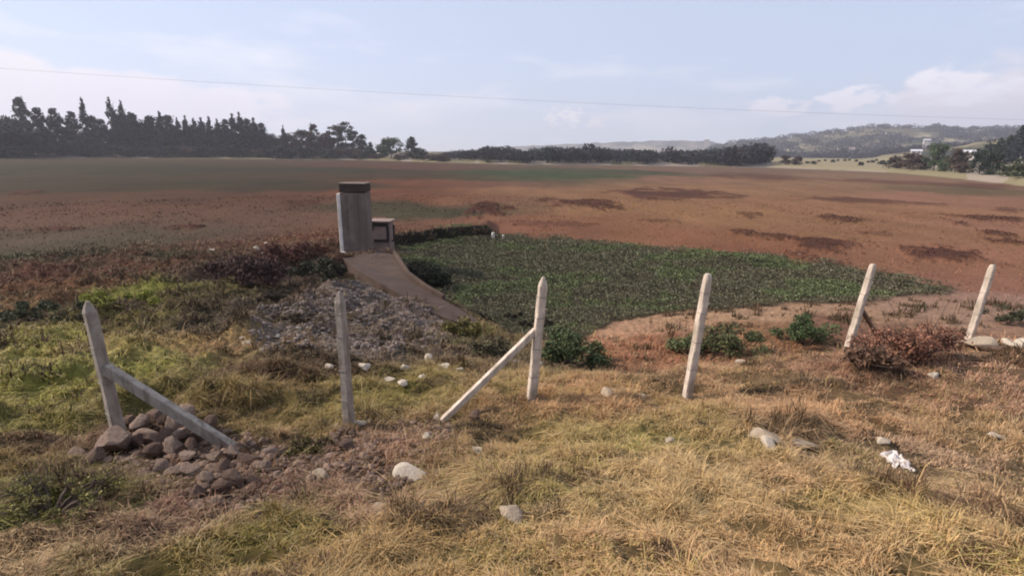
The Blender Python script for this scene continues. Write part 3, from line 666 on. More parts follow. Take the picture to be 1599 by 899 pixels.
# ------------------------------------------------------------------ houses
def house(px, py, r, w, h, d, rz, wall, roof, label, rh=None, cat='house'):
    b = at_r(px, py, r); z = min(hill_z(b[0], b[1]), b[2]) - .3
    top = b[2]; o = empty('house', (b[0], b[1], z), -math.atan2(b[0], b[1]) + rz); tag(o, label, cat, 'pale houses across the lake')
    hh = max(top - z, 0) + h; rh = rh or w * .18
    mb = MB(); mb.box((0, 0, hh / 2), (w, d, hh)); mb.build('wall', wall, o)
    e = .5; v = [(-w / 2 - e, -d / 2 - e, hh), (w / 2 + e, -d / 2 - e, hh), (w / 2 + e, d / 2 + e, hh), (-w / 2 - e, d / 2 + e, hh), (-w / 2 - e, 0, hh + rh), (w / 2 + e, 0, hh + rh)]
    v += [(x_, y_, z_ + .25) for x_, y_, z_ in v]
    f = [(0, 1, 5, 4), (2, 3, 4, 5), (6, 10, 11, 7), (8, 11, 10, 9), (0, 6, 7, 1), (2, 8, 9, 3), (0, 4, 10, 6), (4, 3, 9, 10), (1, 7, 11, 5), (5, 11, 8, 2)]
    mb = MB(); mb.add([(x_, y_, z_ + .02) for x_, y_, z_ in v], f); mb.build('roof', roof, o)
    nw = max(2, int(w // 3.5)); 
    for k in range(nw):
        x = (-w / 2) + (k + .5) * w / nw
        if k == nw // 2:
            mb = MB(); mb.box((x, -d / 2 - .05, hh - h + 1.1), (1.1, .1, 2.2)); mb.build('door', M['door'], o)
        else:
            mb = MB(); mb.box((x, -d / 2 - .04, hh - h * .45), (1.3, .08, 1.2)); mb.build('window', M['glass'], o)
house(732, 250, 560, 17, 3.4, 9, .1, M['wallp'], M['roof'], 'long low pinkish house on the far shore just right of the left headland')
house(754, 251, 560, 9, 3, 8, -.2, M['wall'], M['roof'], 'small pale house at the right end of the long pinkish house')
house(1135, 250, 520, 8, 3.2, 7, .3, M['wall'], M['rooft'], 'white house on the far shore left of the pale field')
house(1143, 241, 700, 9, 3.5, 7, 0, M['wall'], M['roof'], 'small white-roofed house just above the white shore house')
house(1124, 254, 480, 6, 2.6, 6, 0, M['wall'], M['roof'], 'tiny pale shed at the shore left of the white house')
house(1447, 222, 900, 7, 2.2, 6, .2, M['wall'], M['roof'], 'pale-roofed house high on the slope above the grove')
house(1430, 240, 560, 7, 1.9, 5, .1, M['wall'], M['roof'], 'long white house above the brown bushes of the grove')
house(1473, 240, 450, 2.0, 4.2, 3, .3, M['wall'], M['roof'], 'narrow tall white building between the green trees of the grove')
house(1511, 246, 330, 5.5, 2.2, 4, -.15, M['wall'], M['roof'], 'white house with flat pale roof in the middle of the grove')
house(1597, 232, 430, 5, 2.6, 5, 0, M['wall'], M['roof'], 'white house cut by the right edge on the wooded rise')
house(1556, 262, 300, 2.2, 2.2, 3, .2, M['wall'], M['rooft'], 'small pale hut at the shore right of the grove')
house(1377, 213, 1500, 12, 5, 9, 0, M['wall'], M['roof'], 'tiny white house alone high on the hazy hill slope')
house(1104, 221, 1600, 14, 5, 9, 0, M['wall'], M['roof'], 'tiny pale building on the distant ridge above the far woods')
house(1330, 236, 1000, 8, 4, 7, 0, M['wall'], M['rooft'], 'tiny pale house low on the hill behind the pale field')
house(300, 219, 520, 14, 5, 8, 0, M['wallp'], M['roof'], 'greyish house glimpsed through the thin trees of the left belt')
house(119, 214, 520, 9, 3, 7, 0, M['wallp'], M['roof'], 'grey roofed house peeping between the bushes and conifers on the left')

# ------------------------------------------------------------------ fence posts
def post_mesh(w, Hh, rot, pointed=True):
    mb = MB(); mtx = Matrix.Rotation(rot, 3, 'Z')
    b = .010; segs = 14
    rings = [(-.35, 1.0)] + [(Hh * k / segs * .93, 1.0 - .13 * k / segs) for k in range(segs + 1)] + ([(Hh * .965, .62), (Hh, .22)] if pointed else [(Hh * .965, .82), (Hh * .99, .66), (Hh, .40)])
    V = []; n8 = 8
    for z, k in rings:
        x = w / 2 * k; ch = b if z < Hh * .95 else x * .35
        pts = [(x, -x + ch), (x, x - ch), (x - ch, x), (-x + ch, x), (-x, x - ch), (-x, -x + ch), (-x + ch, -x), (x - ch, -x)]
        for p in pts:
            j = .003 if z > 0 else 0
            V.append(mtx @ Vector((p[0] + random.uniform(-j, j), p[1] + random.uniform(-j, j), z)))
    Fc = [(i_ * 8 + j, i_ * 8 + (j + 1) % 8, i_ * 8 + 8 + (j + 1) % 8, i_ * 8 + 8 + j) for i_ in range(len(rings) - 1) for j in range(8)]
    Fc += [tuple(range(7, -1, -1)), tuple(range((len(rings) - 1) * 8, len(rings) * 8))]
    mb.add(V, Fc); return mb
PLAB = ['leaning grey concrete fence post with a brace at the stone heap, leftmost post', 'upright narrow concrete fence post without brace, second from the left, pale stones at its foot',
        'concrete fence post with pointed top and thin diagonal brace to its left', 'concrete fence post with rounded top standing in front of the leafy pool, no brace', 'pale fence post with a short dark prop behind it, beside the reddish shrub', 'rightmost pale fence post, beyond the reddish shrub']
post_objs = []
for k, ((b, t_, w), (pb, q, r)) in enumerate(zip(POSTS, PB)):
    z = float(height([pb[0]], [pb[1]])[0])
    base = Vector((pb[0], pb[1], min(z, pb[2] + .02))); top = Vector(q); ax = (top - Vector(pb)); Hh = ax.length
    o = empty('fence_post', Vector(pb)); tag(o, PLAB[k], 'fence post', 'concrete fence posts along the bank')
    o.rotation_mode = 'QUATERNION'; o.rotation_quaternion = Vector((0, 0, 1)).rotation_difference(ax.normalized())
    rot = math.radians([-32, -20, 14, 16, 20, 20][k]); mb = post_mesh(w, Hh, rot, k < 3); mb.build('shaft', M['postd'] if k < 2 else M['post'], o)
    for zt in (.93 * Hh * .92, .70 * Hh, .46 * Hh, .24 * Hh):     # wire tied round the shaft
        m2 = MB(); wl = w / 2 * (1 - .13 * zt / Hh) + .004; c4 = [Matrix.Rotation(rot, 3, 'Z') @ Vector((sx * wl, sy * wl, zt + random.uniform(-.008, .008))) for sx, sy in ((-1, -1), (1, -1), (1, 1), (-1, 1), (-1, -1))]
        m2.tube(c4, .0035, 5); m2.build('wire_tie', M['wire'], o)
    post_objs.append((o, rot))
def brace(o, start_w, end_w, w, hh, m=None):
    a = Vector(start_w); b = Vector(end_w); d = (b - a); Ln = d.length
    q = d.to_track_quat('Z', 'Y'); inv = o.matrix_world.inverted() if False else None
    bpy.context.view_layer.update()
    mt = o.matrix_world.inverted(); mb = MB()
    V0 = MB(); V0.box((0, 0, Ln / 2), (w, hh, Ln), bev=.006)
    rm = q.to_matrix(); vs = [mt @ (a + rm @ Vector(v)) for v in V0.v]
    mb.add(vs, V0.f); return mb.build('brace', m or M['post'], o)
# braces
pb, q, r = PB[0]; p1 = Vector(pb) + (Vector(q) - Vector(pb)) * .56
e1 = hit(368, 695); e1.z -= .06; brace(post_objs[0][0], p1 + Vector((.04, -.02, 0)), e1, .075, .12, M['postd'])
pb, q, r = PB[2]; p1 = Vector(pb) + (Vector(q) - Vector(pb)) * .60
e2 = hit(684, 656); e2.z -= .06; brace(post_objs[2][0], p1 + Vector((-.03, 0, 0)), e2, .07, .07)
pb, q, r = PB[4]; p1 = Vector(pb) + (Vector(q) - Vector(pb)) * .55
e3 = Vector(at_r(1368, 522, r + 1.2)); brace(post_objs[4][0], p1 + Vector((.03, .03, 0)), e3, .05, .05, M['stoned'])

# ------------------------------------------------------------------ intake tower, slab and box
Tb = at_z(556, 398, .95); Td = math.hypot(Tb[0], Tb[1])
TW = 38.5 / F * Tb[1] / cp * .98
tt = at_r(546, 288, Td); TH = tt[2] - .95
tower = empty('intake_tower', (Tb[0], Tb[1] + TW * .4, .95), -.03); tag(tower, 'tall concrete intake tower with dark cap at the corner of the dam bank', 'tower')
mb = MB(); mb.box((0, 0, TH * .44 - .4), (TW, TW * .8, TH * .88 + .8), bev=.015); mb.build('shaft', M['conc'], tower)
mb = MB(); mb.box((-TW / 2 - .06, 0, TH * .44), (.17, TW * .84, TH * .86), bev=.02); mb.box((-TW / 2 - .03, -.05, .05), (.34, TW * .9, .22), bev=.03); mb.build('sunlit_side', M['concl'], tower)  # pale strip added on the left, sunlight on that side painted in
mb = MB(); mb.box((0, 0, TH * .945), (TW + .03, TW * .83, TH * .11), bev=.03); mb.build('cap', M['rust'], tower)
mb = MB(); mb.box((0, 0, TH + .03), (TW + .06, TW * .86, .05), bev=.01); mb.build('lid', M['conc'], tower)
mb = MB()
for sx in (-.25, .2): mb.box((sx * TW, -TW * .4 - .012, TH * .45), (.05, .03, TH * .8))
mb.build('guide_rail', M['conc'], tower)
# sloping slab from tower foot down to the pool
def quad_solid(ptsTop, th):
    v = [Vector(p) for p in ptsTop] + [Vector(p) - Vector((0, 0, th)) for p in ptsTop]
    mb = MB(); k = len(ptsTop)
    f = [tuple(range(k)), tuple(range(2 * k - 1, k - 1, -1))] + [(i_, i_ + k, (i_ + 1) % k + k, (i_ + 1) % k) for i_ in range(k)]
    mb.add(v, f); return mb
sl = [at_z(530, 399, 1.18), at_z(556, 420, 1.16), at_z(592, 441, 1.12), at_z(664, 482, .72), at_z(704, 500, .48), at_z(738, 509, .30), at_z(748, 501, .28), at_z(716, 481, .42), at_z(692, 467, .56), at_z(664, 450, .74), at_z(637, 430, .92), at_z(616, 398, 1.12), at_z(580, 386, 1.18)]
mb = quad_solid(sl[::-1], 1.2); slab = mb.build('sloping_slab', M['slab']); tag(slab, 'smooth brown concrete slab sloping from the tower foot down to the leafy pool', 'slab')
mb = MB(); 
rim = [Vector(at_z(x, y, z)) for x, y, z in ((616, 395, 1.22), (638, 428, 1.0), (665, 448, .82), (693, 464, .64))]
for a, b in zip(rim[:-1], rim[1:]):
    d = b - a; mb.box(tuple((a + b) / 2), (d.length + .05, .16, .22), (d.to_track_quat('X', 'Z')).to_matrix(), bev=.03)
mb.build('curb', M['slab'], slab)
# intake box
bxp = at_z(594, 388, .55); BW = 32 / F * bxp[1]; bt = at_r(594, 344, math.hypot(*bxp[:2])); BH = bt[2] - .1
box = empty('valve_box', (bxp[0], bxp[1] + .6, .1), -.05); tag(box, 'small concrete valve box with dark openings at the right of the tower', 'valve box')
mb = MB(); mb.box((0, .1, BH * .46), (BW * .9, .9, BH * .92), bev=.02); mb.build('wall', M['wallb'], box)
mb = MB(); mb.box((0, 0, BH * .96), (BW * 1.15, 1.2, .09), bev=.02); mb.build('cover_slab', M['wallb'], box)
z0 = BH * .62; mb = MB(); g = .10
mb.box((0, -.38, BH * .86), (BW * .8, .10, .16)); mb.box((BW * .05, -.38, BH * .42), (BW * .75, .10, .14)); mb.box((BW * .38, -.38, BH * .64), (.14, .10, BH * .36)); mb.box((-BW * .38, -.38, BH * .78), (.10, .10, .3)); mb.build('gate_frame', M['hole'], box)
mb = MB(); mb.tube([(BW * .5, -.1, BH * .4), (BW * .62, -.1, BH * .4), (BW * .62, -.1, BH * .85)], .06, 8); mb.build('pipe', M['hole'], box)
mb = MB(); mb.box((0, -.5, BH * .1), (BW * 1.0, .5, .18), bev=.03); mb.build('step', M['conc'], box)
for px, py, s_, lab in ((770, 366, .20, 'white marker stake at the end of the dark ledge, left of a pair'), (786, 366, .13, 'small white marker stake, right of the pair at the dark ledge')):
    p = at_z(px, py, .3); p[2] = float(height([p[0]], [p[1]])[0]); mb = post_mesh(s_, s_ * 2.6, .3); o = mb.build('marker_stake', M['concl'], loc=tuple(p)); tag(o, lab, 'stake', 'white marker stakes')

# ------------------------------------------------------------------ stones
def stone_mesh(seed, sub=2, flat=.65):
    import bmesh
    bm = bmesh.new(); bmesh.ops.create_icosphere(bm, subdivisions=sub + 1, radius=1); g = random.Random(seed)
    pl = [(Vector((g.gauss(0, 1), g.gauss(0, 1), g.gauss(0, 1))).normalized(), g.uniform(.42, .82)) for _ in range(11)]
    for v in bm.verts:
        co = v.co.copy()
        for nrm, dd in pl:
            s_ = co.dot(nrm)
            if s_ > dd: co -= nrm * (s_ - dd) * .92
        co *= 1 + (g.random() - .5) * .035
        v.co = Vector((co.x, co.y * g.uniform(.97, 1.03), co.z * flat))
    me = bpy.data.meshes.new('stone'); bm.to_mesh(me); bm.free(); return me
SM = {}; STONES = []
def stone(px, py, rad_px, m, label, group, flat=.65, name='stone', sink=.25, stretch=1.2, seed=None, lift=0):
    p = hit(px, py); r = math.hypot(p.x, p.y); dist = (p - Vector(CAM)).length; s_ = rad_px / F * dist * .9
    seed = random.randrange(8) if seed is None else seed
    key = (seed, m.name, flat)
    if key not in SM: SM[key] = stone_mesh(seed, 2, flat); SM[key].materials.append(m)
    o = bpy.data.objects.new(name, SM[key]); COL.objects.link(o); o.location = p + Vector((0, 0, s_ * flat * (1 - 2 * sink) + lift))
    o.rotation_euler = (random.uniform(-.3, .3), random.uniform(-.3, .3), random.uniform(0, 6.28)); o.scale = (s_ * stretch, s_, s_)
    tag(o, label, 'stone', group); 
    if not label.startswith(('big flat', 'wide flat grey')): STONES.append((p.x, p.y, s_))
    return o
HEAP = [(285, 668, 24, 's'), (222, 672, 16, 's'), (245, 655, 15, 'd'), (232, 690, 20, 's'), (262, 690, 16, 'd'), (180, 705, 22, 's'), (215, 700, 14, 'd'), (310, 690, 18, 'd'), (330, 672, 14, 'd'), (205, 664, 12, 'd'), (270, 710, 15, 's'), (296, 718, 14, 's'), (240, 715, 13, 'd'),
        (385, 728, 18, 'd'), (412, 735, 13, 's'), (350, 740, 15, 'd'), (335, 722, 13, 's'), (365, 712, 12, 's'), (300, 742, 15, 's'), (322, 755, 13, 's'), (368, 758, 17, 'd'), (345, 772, 14, 'd'), (395, 756, 12, 'd'), (275, 742, 13, 's'), (150, 722, 16, 'd'), (120, 715, 11, 's'), (420, 712, 13, 's'), (345, 700, 12, 's'), (250, 735, 12, 's'), (435, 745, 10, 's'), (310, 775, 12, 'd'),
        (262, 662, 12, 'd'), (300, 705, 11, 'd'), (195, 690, 12, 's'), (285, 688, 12, 's'), (225, 718, 11, 'd')]
HL = {0: 'large pale-topped stone at the top of the heap under the brace', 5: 'flat stone leaning at the foot of the leftmost fence post', 13: 'dark rounded stone at the right end of the heap', 14: 'upright narrow stone at the far right of the heap', 20: 'dark block at the lower right of the heap', 24: 'brown stone lying left of the leftmost post'}
for k, (px, py, rp_, m) in enumerate(HEAP):
    stone(px, py, rp_, M['stone'] if m == 's' else M['stoned'], HL.get(k, 'brown angular stone in the heap at the foot of the braced left post'), 'stones of the heap at the left post', flat=random.choice([.6, .75, .9]), sink=.14, lift=random.uniform(0, .04))
WS = [(640, 748, 27, 'large pale rock in the grass, biggest stone of the foreground', 'w', .5), (528, 668, 9, 'pale stone left of the foot of the second post', 'w', .6), (560, 662, 13, 'flat pale stone at the right foot of the second post', 'w', .35), (682, 652, 8, 'pale stone where the thin brace meets the ground', 'w', .6), (743, 657, 12, 'upright brown rock right of the foot of the thin brace', 'd', .9),
      (667, 683, 8, 'small pale stone below the foot of the thin brace', 'w', .6), (800, 806, 28, 'big flat grey rock half buried in dry grass', 's', .35), (1195, 682, 28, 'wide flat greyish rock half buried in the right foreground grass', 's', .35), (1200, 700, 18, 'pale rock in front of the wide flat rock', 'w', .45), (1258, 698, 20, 'thin flat pale rock right of the wide flat rock', 's', .3),
      (948, 620, 14, 'rounded grey rock on the slope right of the third post', 's', .6), (1000, 622, 10, 'small grey rock on the slope, right of the rounded grey rock', 's', .5), (745, 705, 10, 'pale stone in the grass below the brown rock', 'w', .5), (1378, 692, 10, 'pale stone just above the crumpled white plastic', 'w', .6), (1553, 684, 13, 'thin flat pale stone near the right edge', 'w', .3),
      (670, 566, 10, 'pale stone on the crest between the second and third post', 'w', .6), (633, 577, 8, 'small pale stone left of the crest stones', 'w', .6), (693, 574, 9, 'yellowish flat stone right of the crest stone', 'w', .4), (718, 580, 7, 'small pale crest stone left of the bracing', 'w', .6), (608, 597, 8, 'pale stone low on the crest right of second post', 'w', .6), (630, 600, 9, 'flat pale stone beside the low crest stone', 'w', .4), (660, 592, 7, 'pale stone among yellow-green grass on the crest', 'w', .6), (512, 577, 8, 'pale stone left of the middle of the second post', 'w', .6), (570, 575, 9, 'pale stone right of the middle of the second post', 'w', .5),
      (803, 567, 9, 'flat pale stone left of the third post', 'w', .35), (842, 570, 6, 'pale pebble at the third post', 'w', .6), (890, 566, 6, 'pale pebble under the green shrub', 'w', .6), (925, 563, 8, 'flat pale stone at the right foot of the green shrub', 'w', .4), (1155, 567, 9, 'flat pale stone on the crest right of the fourth post', 'w', .35), (1185, 566, 5, 'pale pebble right of the flat crest stone', 'w', .6), (1360, 568, 8, 'pale stone right of the fifth post', 'w', .5), (1345, 573, 6, 'pale pebble at the foot of fifth post', 'w', .6), (1525, 541, 20, 'wide pale rock right of the last post', 's', .4), (1560, 547, 12, 'low brown rock behind the last post', 'd', .4), (1597, 543, 12, 'pale rock cut by the right edge', 'w', .5), (1575, 540, 10, 'pale rock between the low brown rock and the right edge', 'w', .4),
      (1458, 590, 8, 'pale stone under the reddish shrub', 'w', .5), (500, 745, 14, 'half buried grey stone in bare soil below the second post', 's', .5), (590, 800, 18, 'half buried brownish rock in the lower middle', 's', .4), (470, 700, 10, 'dark clod left below the second post', 'd', .6), (540, 700, 14, 'dark clod below the second post', 'd', .6),
      (1150, 640, 9, 'small grey stone below the fourth post', 's', .5), (855, 800, 9, 'small pale stone right of the big flat rock', 'w', .5), (1045, 690, 8, 'small pale stone in the middle of the dry slope', 's', .5), (660, 790, 12, 'grey half buried stone under the large pale rock', 's', .4), (575, 660, 8, 'little pale stone beside the flat stone of the second post', 'w', .5)]
for px, py, rp_, lab, m, fl in WS:
    if m == 'w' and 555 < py < 605 and px < 950: rp_ *= 1.25
    stone(px, py, rp_, {'w': M['stonew'], 's': M['stonet'], 'd': M['stoned']}[m], lab, 'scattered stones on the bank', flat=fl, sink=.12 if rp_ < 25 else .2 if m == 'w' else .33)
for px, py, rp_ in ((385, 537, 7), (378, 528, 4), (408, 548, 5), (432, 526, 6), (440, 527, 4), (466, 512, 4), (494, 537, 4), (330, 392, 6), (400, 388, 5), (410, 396, 4), (412, 505, 4), (500, 545, 4), (415, 380, 3)):
    stone(px, py, rp_, M['stonew'], 'small white stone on the dark bank left of the rubble apron', 'white stones on the dark bank', flat=.5)
# rubble
def rubble(name, poly, n_, smin, smax, label, c):
    g = np.random.default_rng(5); base = [];
    import bmesh
    protos = []
    for s_ in range(4):
        bm = bmesh.new(); bmesh.ops.create_icosphere(bm, subdivisions=1, radius=1); rd = random.Random(s_)
        for v in bm.verts: v.co *= rd.uniform(.65, 1.1)
        bm.verts.index_update(); protos.append((np.array([v.co[:] for v in bm.verts]), np.array([[v.index for v in f.verts] for f in bm.faces]))); bm.free()
    mn = poly.min(0); mx = poly.max(0); P_ = g.uniform(mn, mx, (n_ * 6, 2)); P_ = P_[inside(poly, P_[:, 0], P_[:, 1])][:n_]; n_ = len(P_)
    Zs = height(P_[:, 0], P_[:, 1]); V = []; Fs = []; C_ = []; off = 0
    for i_ in range(n_):
        pv_, pf = protos[i_ % 4]; s_ = g.uniform(smin, smax) * (1 + (g.random() < .1) * 1.1); th = g.uniform(0, 6.28); ct, st_ = math.cos(th), math.sin(th)
        v = pv_ * np.array([1.15, 1, .85]) * s_; v = np.c_[v[:, 0] * ct - v[:, 1] * st_, v[:, 0] * st_ + v[:, 1] * ct, v[:, 2]] + np.array([P_[i_, 0], P_[i_, 1], Zs[i_] + s_ * .25])
        V.append(v); Fs.append(pf + off); off += len(v); C_.append(np.tile(np.array(c) * g.uniform(.62, 1.3), (len(v), 1)))
    o = link(name, np_mesh(name, np.concatenate(V), [np.concatenate(Fs)], np.concatenate(C_)), M['rubble']); tag(o, label, 'rubble', kind='stuff')
def hp(l): return np.array([hit(x, y)[:2] for x, y in l])
rubble('rubble_apron', hp([(400, 480), (470, 462), (520, 440), (560, 436), (610, 458), (690, 498), (700, 520), (620, 548), (480, 556), (390, 520)]), 27000, .014, .038, 'loose greyish rubble covering the dam slope below the sloping slab', (.20, .155, .13))
rubble('soil_clods', hp([(110, 720), (200, 660), (330, 660), (450, 700), (560, 670), (700, 650), (720, 700), (640, 770), (500, 800), (420, 830), (300, 800), (150, 760)]), 3500, .008, .028, 'crumbly bare soil and gravel round the stone heap and the braces', (.19, .125, .09))

# litter
def litter(px, py, s_px, label, seed):
    p = hit(px, py); s_ = s_px / F * (p - Vector(CAM)).length; g = np.random.default_rng(seed); n_ = 14; V = []
    for i_ in range(n_):
        for j in range(n_):
            u, v = i_ / (n_ - 1) - .5, j / (n_ - 1) - .5
            V.append((u * 2 * s_ * (1 + .3 * math.sin(v * 9 + seed)), v * 1.3 * s_ * (1 + .4 * math.cos(u * 8)), s_ * (.22 + .20 * math.sin(u * 10 + v * 5) * math.cos(v * 9 - u * 4) + .05 * g.normal())))
    Fc = [(i_ * n_ + j, i_ * n_ + j + 1, (i_ + 1) * n_ + j + 1, (i_ + 1) * n_ + j) for i_ in range(n_ - 1) for j in range(n_ - 1)]
    mb = MB(); mb.add(V, Fc); o = mb.build('plastic_scrap', M['plastic'], smooth=True, loc=p); o.rotation_euler = (.1, 0, seed)
    md = o.modifiers.new('thickness', 'SOLIDIFY'); md.thickness = .002; tag(o, label, 'litter', 'white litter in the grass')
litter(1396, 720, 17, 'crumpled white plastic scrap, larger left piece of the pair in the right foreground', 1)
litter(1414, 730, 8, 'small white plastic scrap touching the larger piece, right foreground', 2)
litter(1226, 766, 5, 'tiny white paper scrap in reddish grass', 3)

# ------------------------------------------------------------------ power line
mb = MB(); a = Vector(at_r(120, 115, 62)); b = Vector(at_r(1560, 186, 70)); d = b - a; pts = []
a2 = a - d * .35; b2 = b + d * .35
for k in range(61):
    t_ = k / 60; p = a2.lerp(b2, t_); s_ = (t_ - .5) * 2; p.z += 1.1 * (s_ * s_ - .35); pts.append(p)
for i_ in range(len(pts)): pts[i_].z += -.0
mb.tube(pts, .008, 5); pl_ = mb.build('power_line', M['cable']); tag(pl_, 'single thin overhead cable crossing the sky above the lake', 'cable')

# ------------------------------------------------------------------ grass
def blades(n_, rmin, rmax, pw, size, wid, keep, colfn, azr=(-.98, .98), lean=.5, seed=1):
    g = np.random.default_rng(seed); a = g.uniform(azr[0], azr[1], n_); u = g.random(n_); e = 2 - pw
    r = (rmin ** e + u * (rmax ** e - rmin ** e)) ** (1 / e) if abs(e) > 1e-6 else rmin * (rmax / rmin) ** u
    x = r * np.sin(a); y = r * np.cos(a)
    k = keep(x, y, r, a, g); x, y, r, a = x[k], y[k], r[k], a[k]; n_ = len(x)
    z = height(x, y) - .01
    ok = np.ones(n_, bool)
    for sx, sy, s_ in STONES:
        k_ = 1 - .9 * s_ / max(math.hypot(sx, sy), .1); ok &= (np.hypot(x - sx, y - sy) > s_ * 1.1) & ((np.hypot(x - sx * k_, y - sy * k_) > s_ * 1.0) | (g.random(n_) < .25))
    x, y, r, a, z = x[ok], y[ok], r[ok], a[ok], z[ok]; n_ = len(x)
    cl = fbm(x * 2.2, y * 2.2, 91, 3); c2 = fbm(x * 7, y * 7, 97, 3); sc = size * (.30 + 1.3 * cl ** 1.5) * (.5 + 1.2 * sst(.3, .7, c2)) * g.uniform(.5, 1.35, n_) * (1 + .03 * r)
    sc = sc * (.75 + .5 * (fbm(x * .9, y * .9, 94, 2) > .55))
    w = wid * g.uniform(.6, 1.4, n_) * (1 + .10 * r)
    th = g.uniform(0, 6.283, n_); dx = np.cos(th); dy = np.sin(th); ln = g.gamma(2, lean / 2, n_)
    # clumps lean together
    th2 = fbm(x * 1.3, y * 1.3, 92, 2) * 14; lx = np.cos(th2) * .22 + dx * 1.05; ly = np.sin(th2) * .22 + dy * 1.05
    px_, py_ = -dy * w, dx * w
    b1 = np.c_[x - px_, y - py_, z]; b2 = np.c_[x + px_, y + py_, z]
    mx_ = x + lx * ln * sc * .35; my = y + ly * ln * sc * .35; mz = z + sc * .62
    m1 = np.c_[mx_ - px_ * .7, my - py_ * .7, mz]; m2 = np.c_[mx_ + px_ * .7, my + py_ * .7, mz]
    tz = z + sc * np.clip(1.05 - ln * .45, .25, 1)
    tp = np.c_[x + lx * ln * sc * 1.0, y + ly * ln * sc * 1.0, tz]
    V = np.stack([b1, b2, m2, m1, tp], 1).reshape(-1, 3); i0 = np.arange(n_) * 5
    F4 = np.c_[i0, i0 + 1, i0 + 2, i0 + 3]; F3 = np.c_[i0 + 3, i0 + 2, i0 + 4]
    c = colfn(x, y, g)
    return V, F4, F3, c.repeat(5, 0)
SOILP = hp([(110, 730), (190, 665), (330, 655), (450, 690), (560, 668), (700, 650), (720, 690), (650, 745), (500, 770), (420, 800), (300, 790), (150, 750)])
def keep_near(x, y, r, a, g):
    dn = (.35 + .8 * sst(.35, .6, fbm(x * 1.7, y * 1.7, 93, 3))) * (.12 + 1.1 * sst(.36, .56, fbm(x * 7, y * 7, 97, 3))); s_ = inside(SOILP, x, y)
    return (g.random(len(x)) < dn * np.where(s_, .10, 1.0))
def col_near(x, y, g):
    c, _ = full_col(x, y); n_ = len(x); c = c / (1 - .55 * sst(11, 8, np.hypot(x, y)))[:, None]; k = g.uniform(.7, 1.75, n_)[:, None]
    c = c * k * (1.28 + .22 * sst(-.3, .2, np.arctan2(x, y)))[:, None] * np.array([1.03, .95, 1.0])
    dry = (g.random(n_) < .22)[:, None]; c = np.where(dry, c * .4 + np.array([.42, .32, .18]) * .65, c)
    gr = ((fbm(x * 1.5, y * 1.5, 95, 3) > .60) & (g.random(n_) < .40))[:, None]; c = np.where(gr, c * np.array([.80, .92, .68]), c)
    return c
def make_grass(name, label, sets):
    Vs, Q, T, C_ = [], [], [], []; off = 0
    for V, a_, b_, c in sets: Vs.append(V); Q.append(a_ + off); T.append(b_ + off); C_.append(c); off += len(V)
    o = link(name, np_mesh(name, np.concatenate(Vs), [np.concatenate(Q), np.concatenate(T)], np.concatenate(C_)), M['grass']); tag(o, label, 'grass', kind='stuff')
make_grass('dry_grass', 'dry tan and olive grass covering the near slope along the fence',
           [blades(900000, 1.5, 9.5, 1.25, .060, .0020, keep_near, col_near, lean=1.0, seed=3), blades(26000, 1.5, 9, 1.2, .12, .0016, keep_near, col_near, lean=.7, seed=13)])
def keep_bank(x, y, r, a, g):
    p = pool_frac(x, y) > .5; ok = ~p & (a < .15) | (~p & (r < 16))
    dn = (.45 + .9 * sst(.4, .6, fbm(x * .9, y * .9, 96, 3))) * (.15 + 1.1 * sst(.38, .56, fbm(x * 4, y * 4, 102, 3))); return ok & (g.random(len(x)) < dn)
make_grass('bank_vegetation', 'matted grass, heath and weeds covering the bank behind the fence',
           [blades(420000, 8.5, 36, 1.1, .085, .0040, keep_bank, col_near, lean=1.1, seed=4)])
def keep_heath(x, y, r, a, g):
    l_ = sst(.12, -.25, a); return (fbm(x * 1.9, y * 1.9, 111, 4) > .665 - .075 * l_) & (g.random(len(x)) < .9) & ~(pool_frac(x, y) > .3) & ~inside(SOILP, x, y) & ~((a < -.58) & (r > 5) & (r < 13) & (g.random(len(x)) < .75))
def col_heath(x, y, g):
    k = fbm(x * .8, y * .8, 112, 2)[:, None]; return (np.array([.055, .050, .026]) * (1 - k) + np.array([.13, .075, .045]) * k) * g.uniform(.6, 1.7, len(x))[:, None]
make_grass('heath_tufts', 'dark olive and brown heath tufts dotted over the bank',
           [blades(330000, 2.2, 11, 1.2, .10, .0026, keep_heath, col_heath, lean=.8, seed=21), blades(300000, 8, 28, 1.1, .12, .005, keep_heath, col_heath, lean=.8, seed=22)])
def keep_bed(x, y, r, a, g):
    return ~pool_mask(x, y) & (g.random(len(x)) < .12 + .9 * mound_mask(x, y) + .25 * (fbm(x * .3, y * .3, 98, 3) > .55))
def col_bed(x, y, g):
    c, _ = full_col(x, y); return c * g.uniform(1.0, 1.7, len(x))[:, None]
make_grass('bed_weeds', 'low reddish brown weeds on the dry lake bed',
           [blades(240000, 16, 75, 1.0, .035, .006, keep_bed, col_bed, lean=1.3, seed=5)])
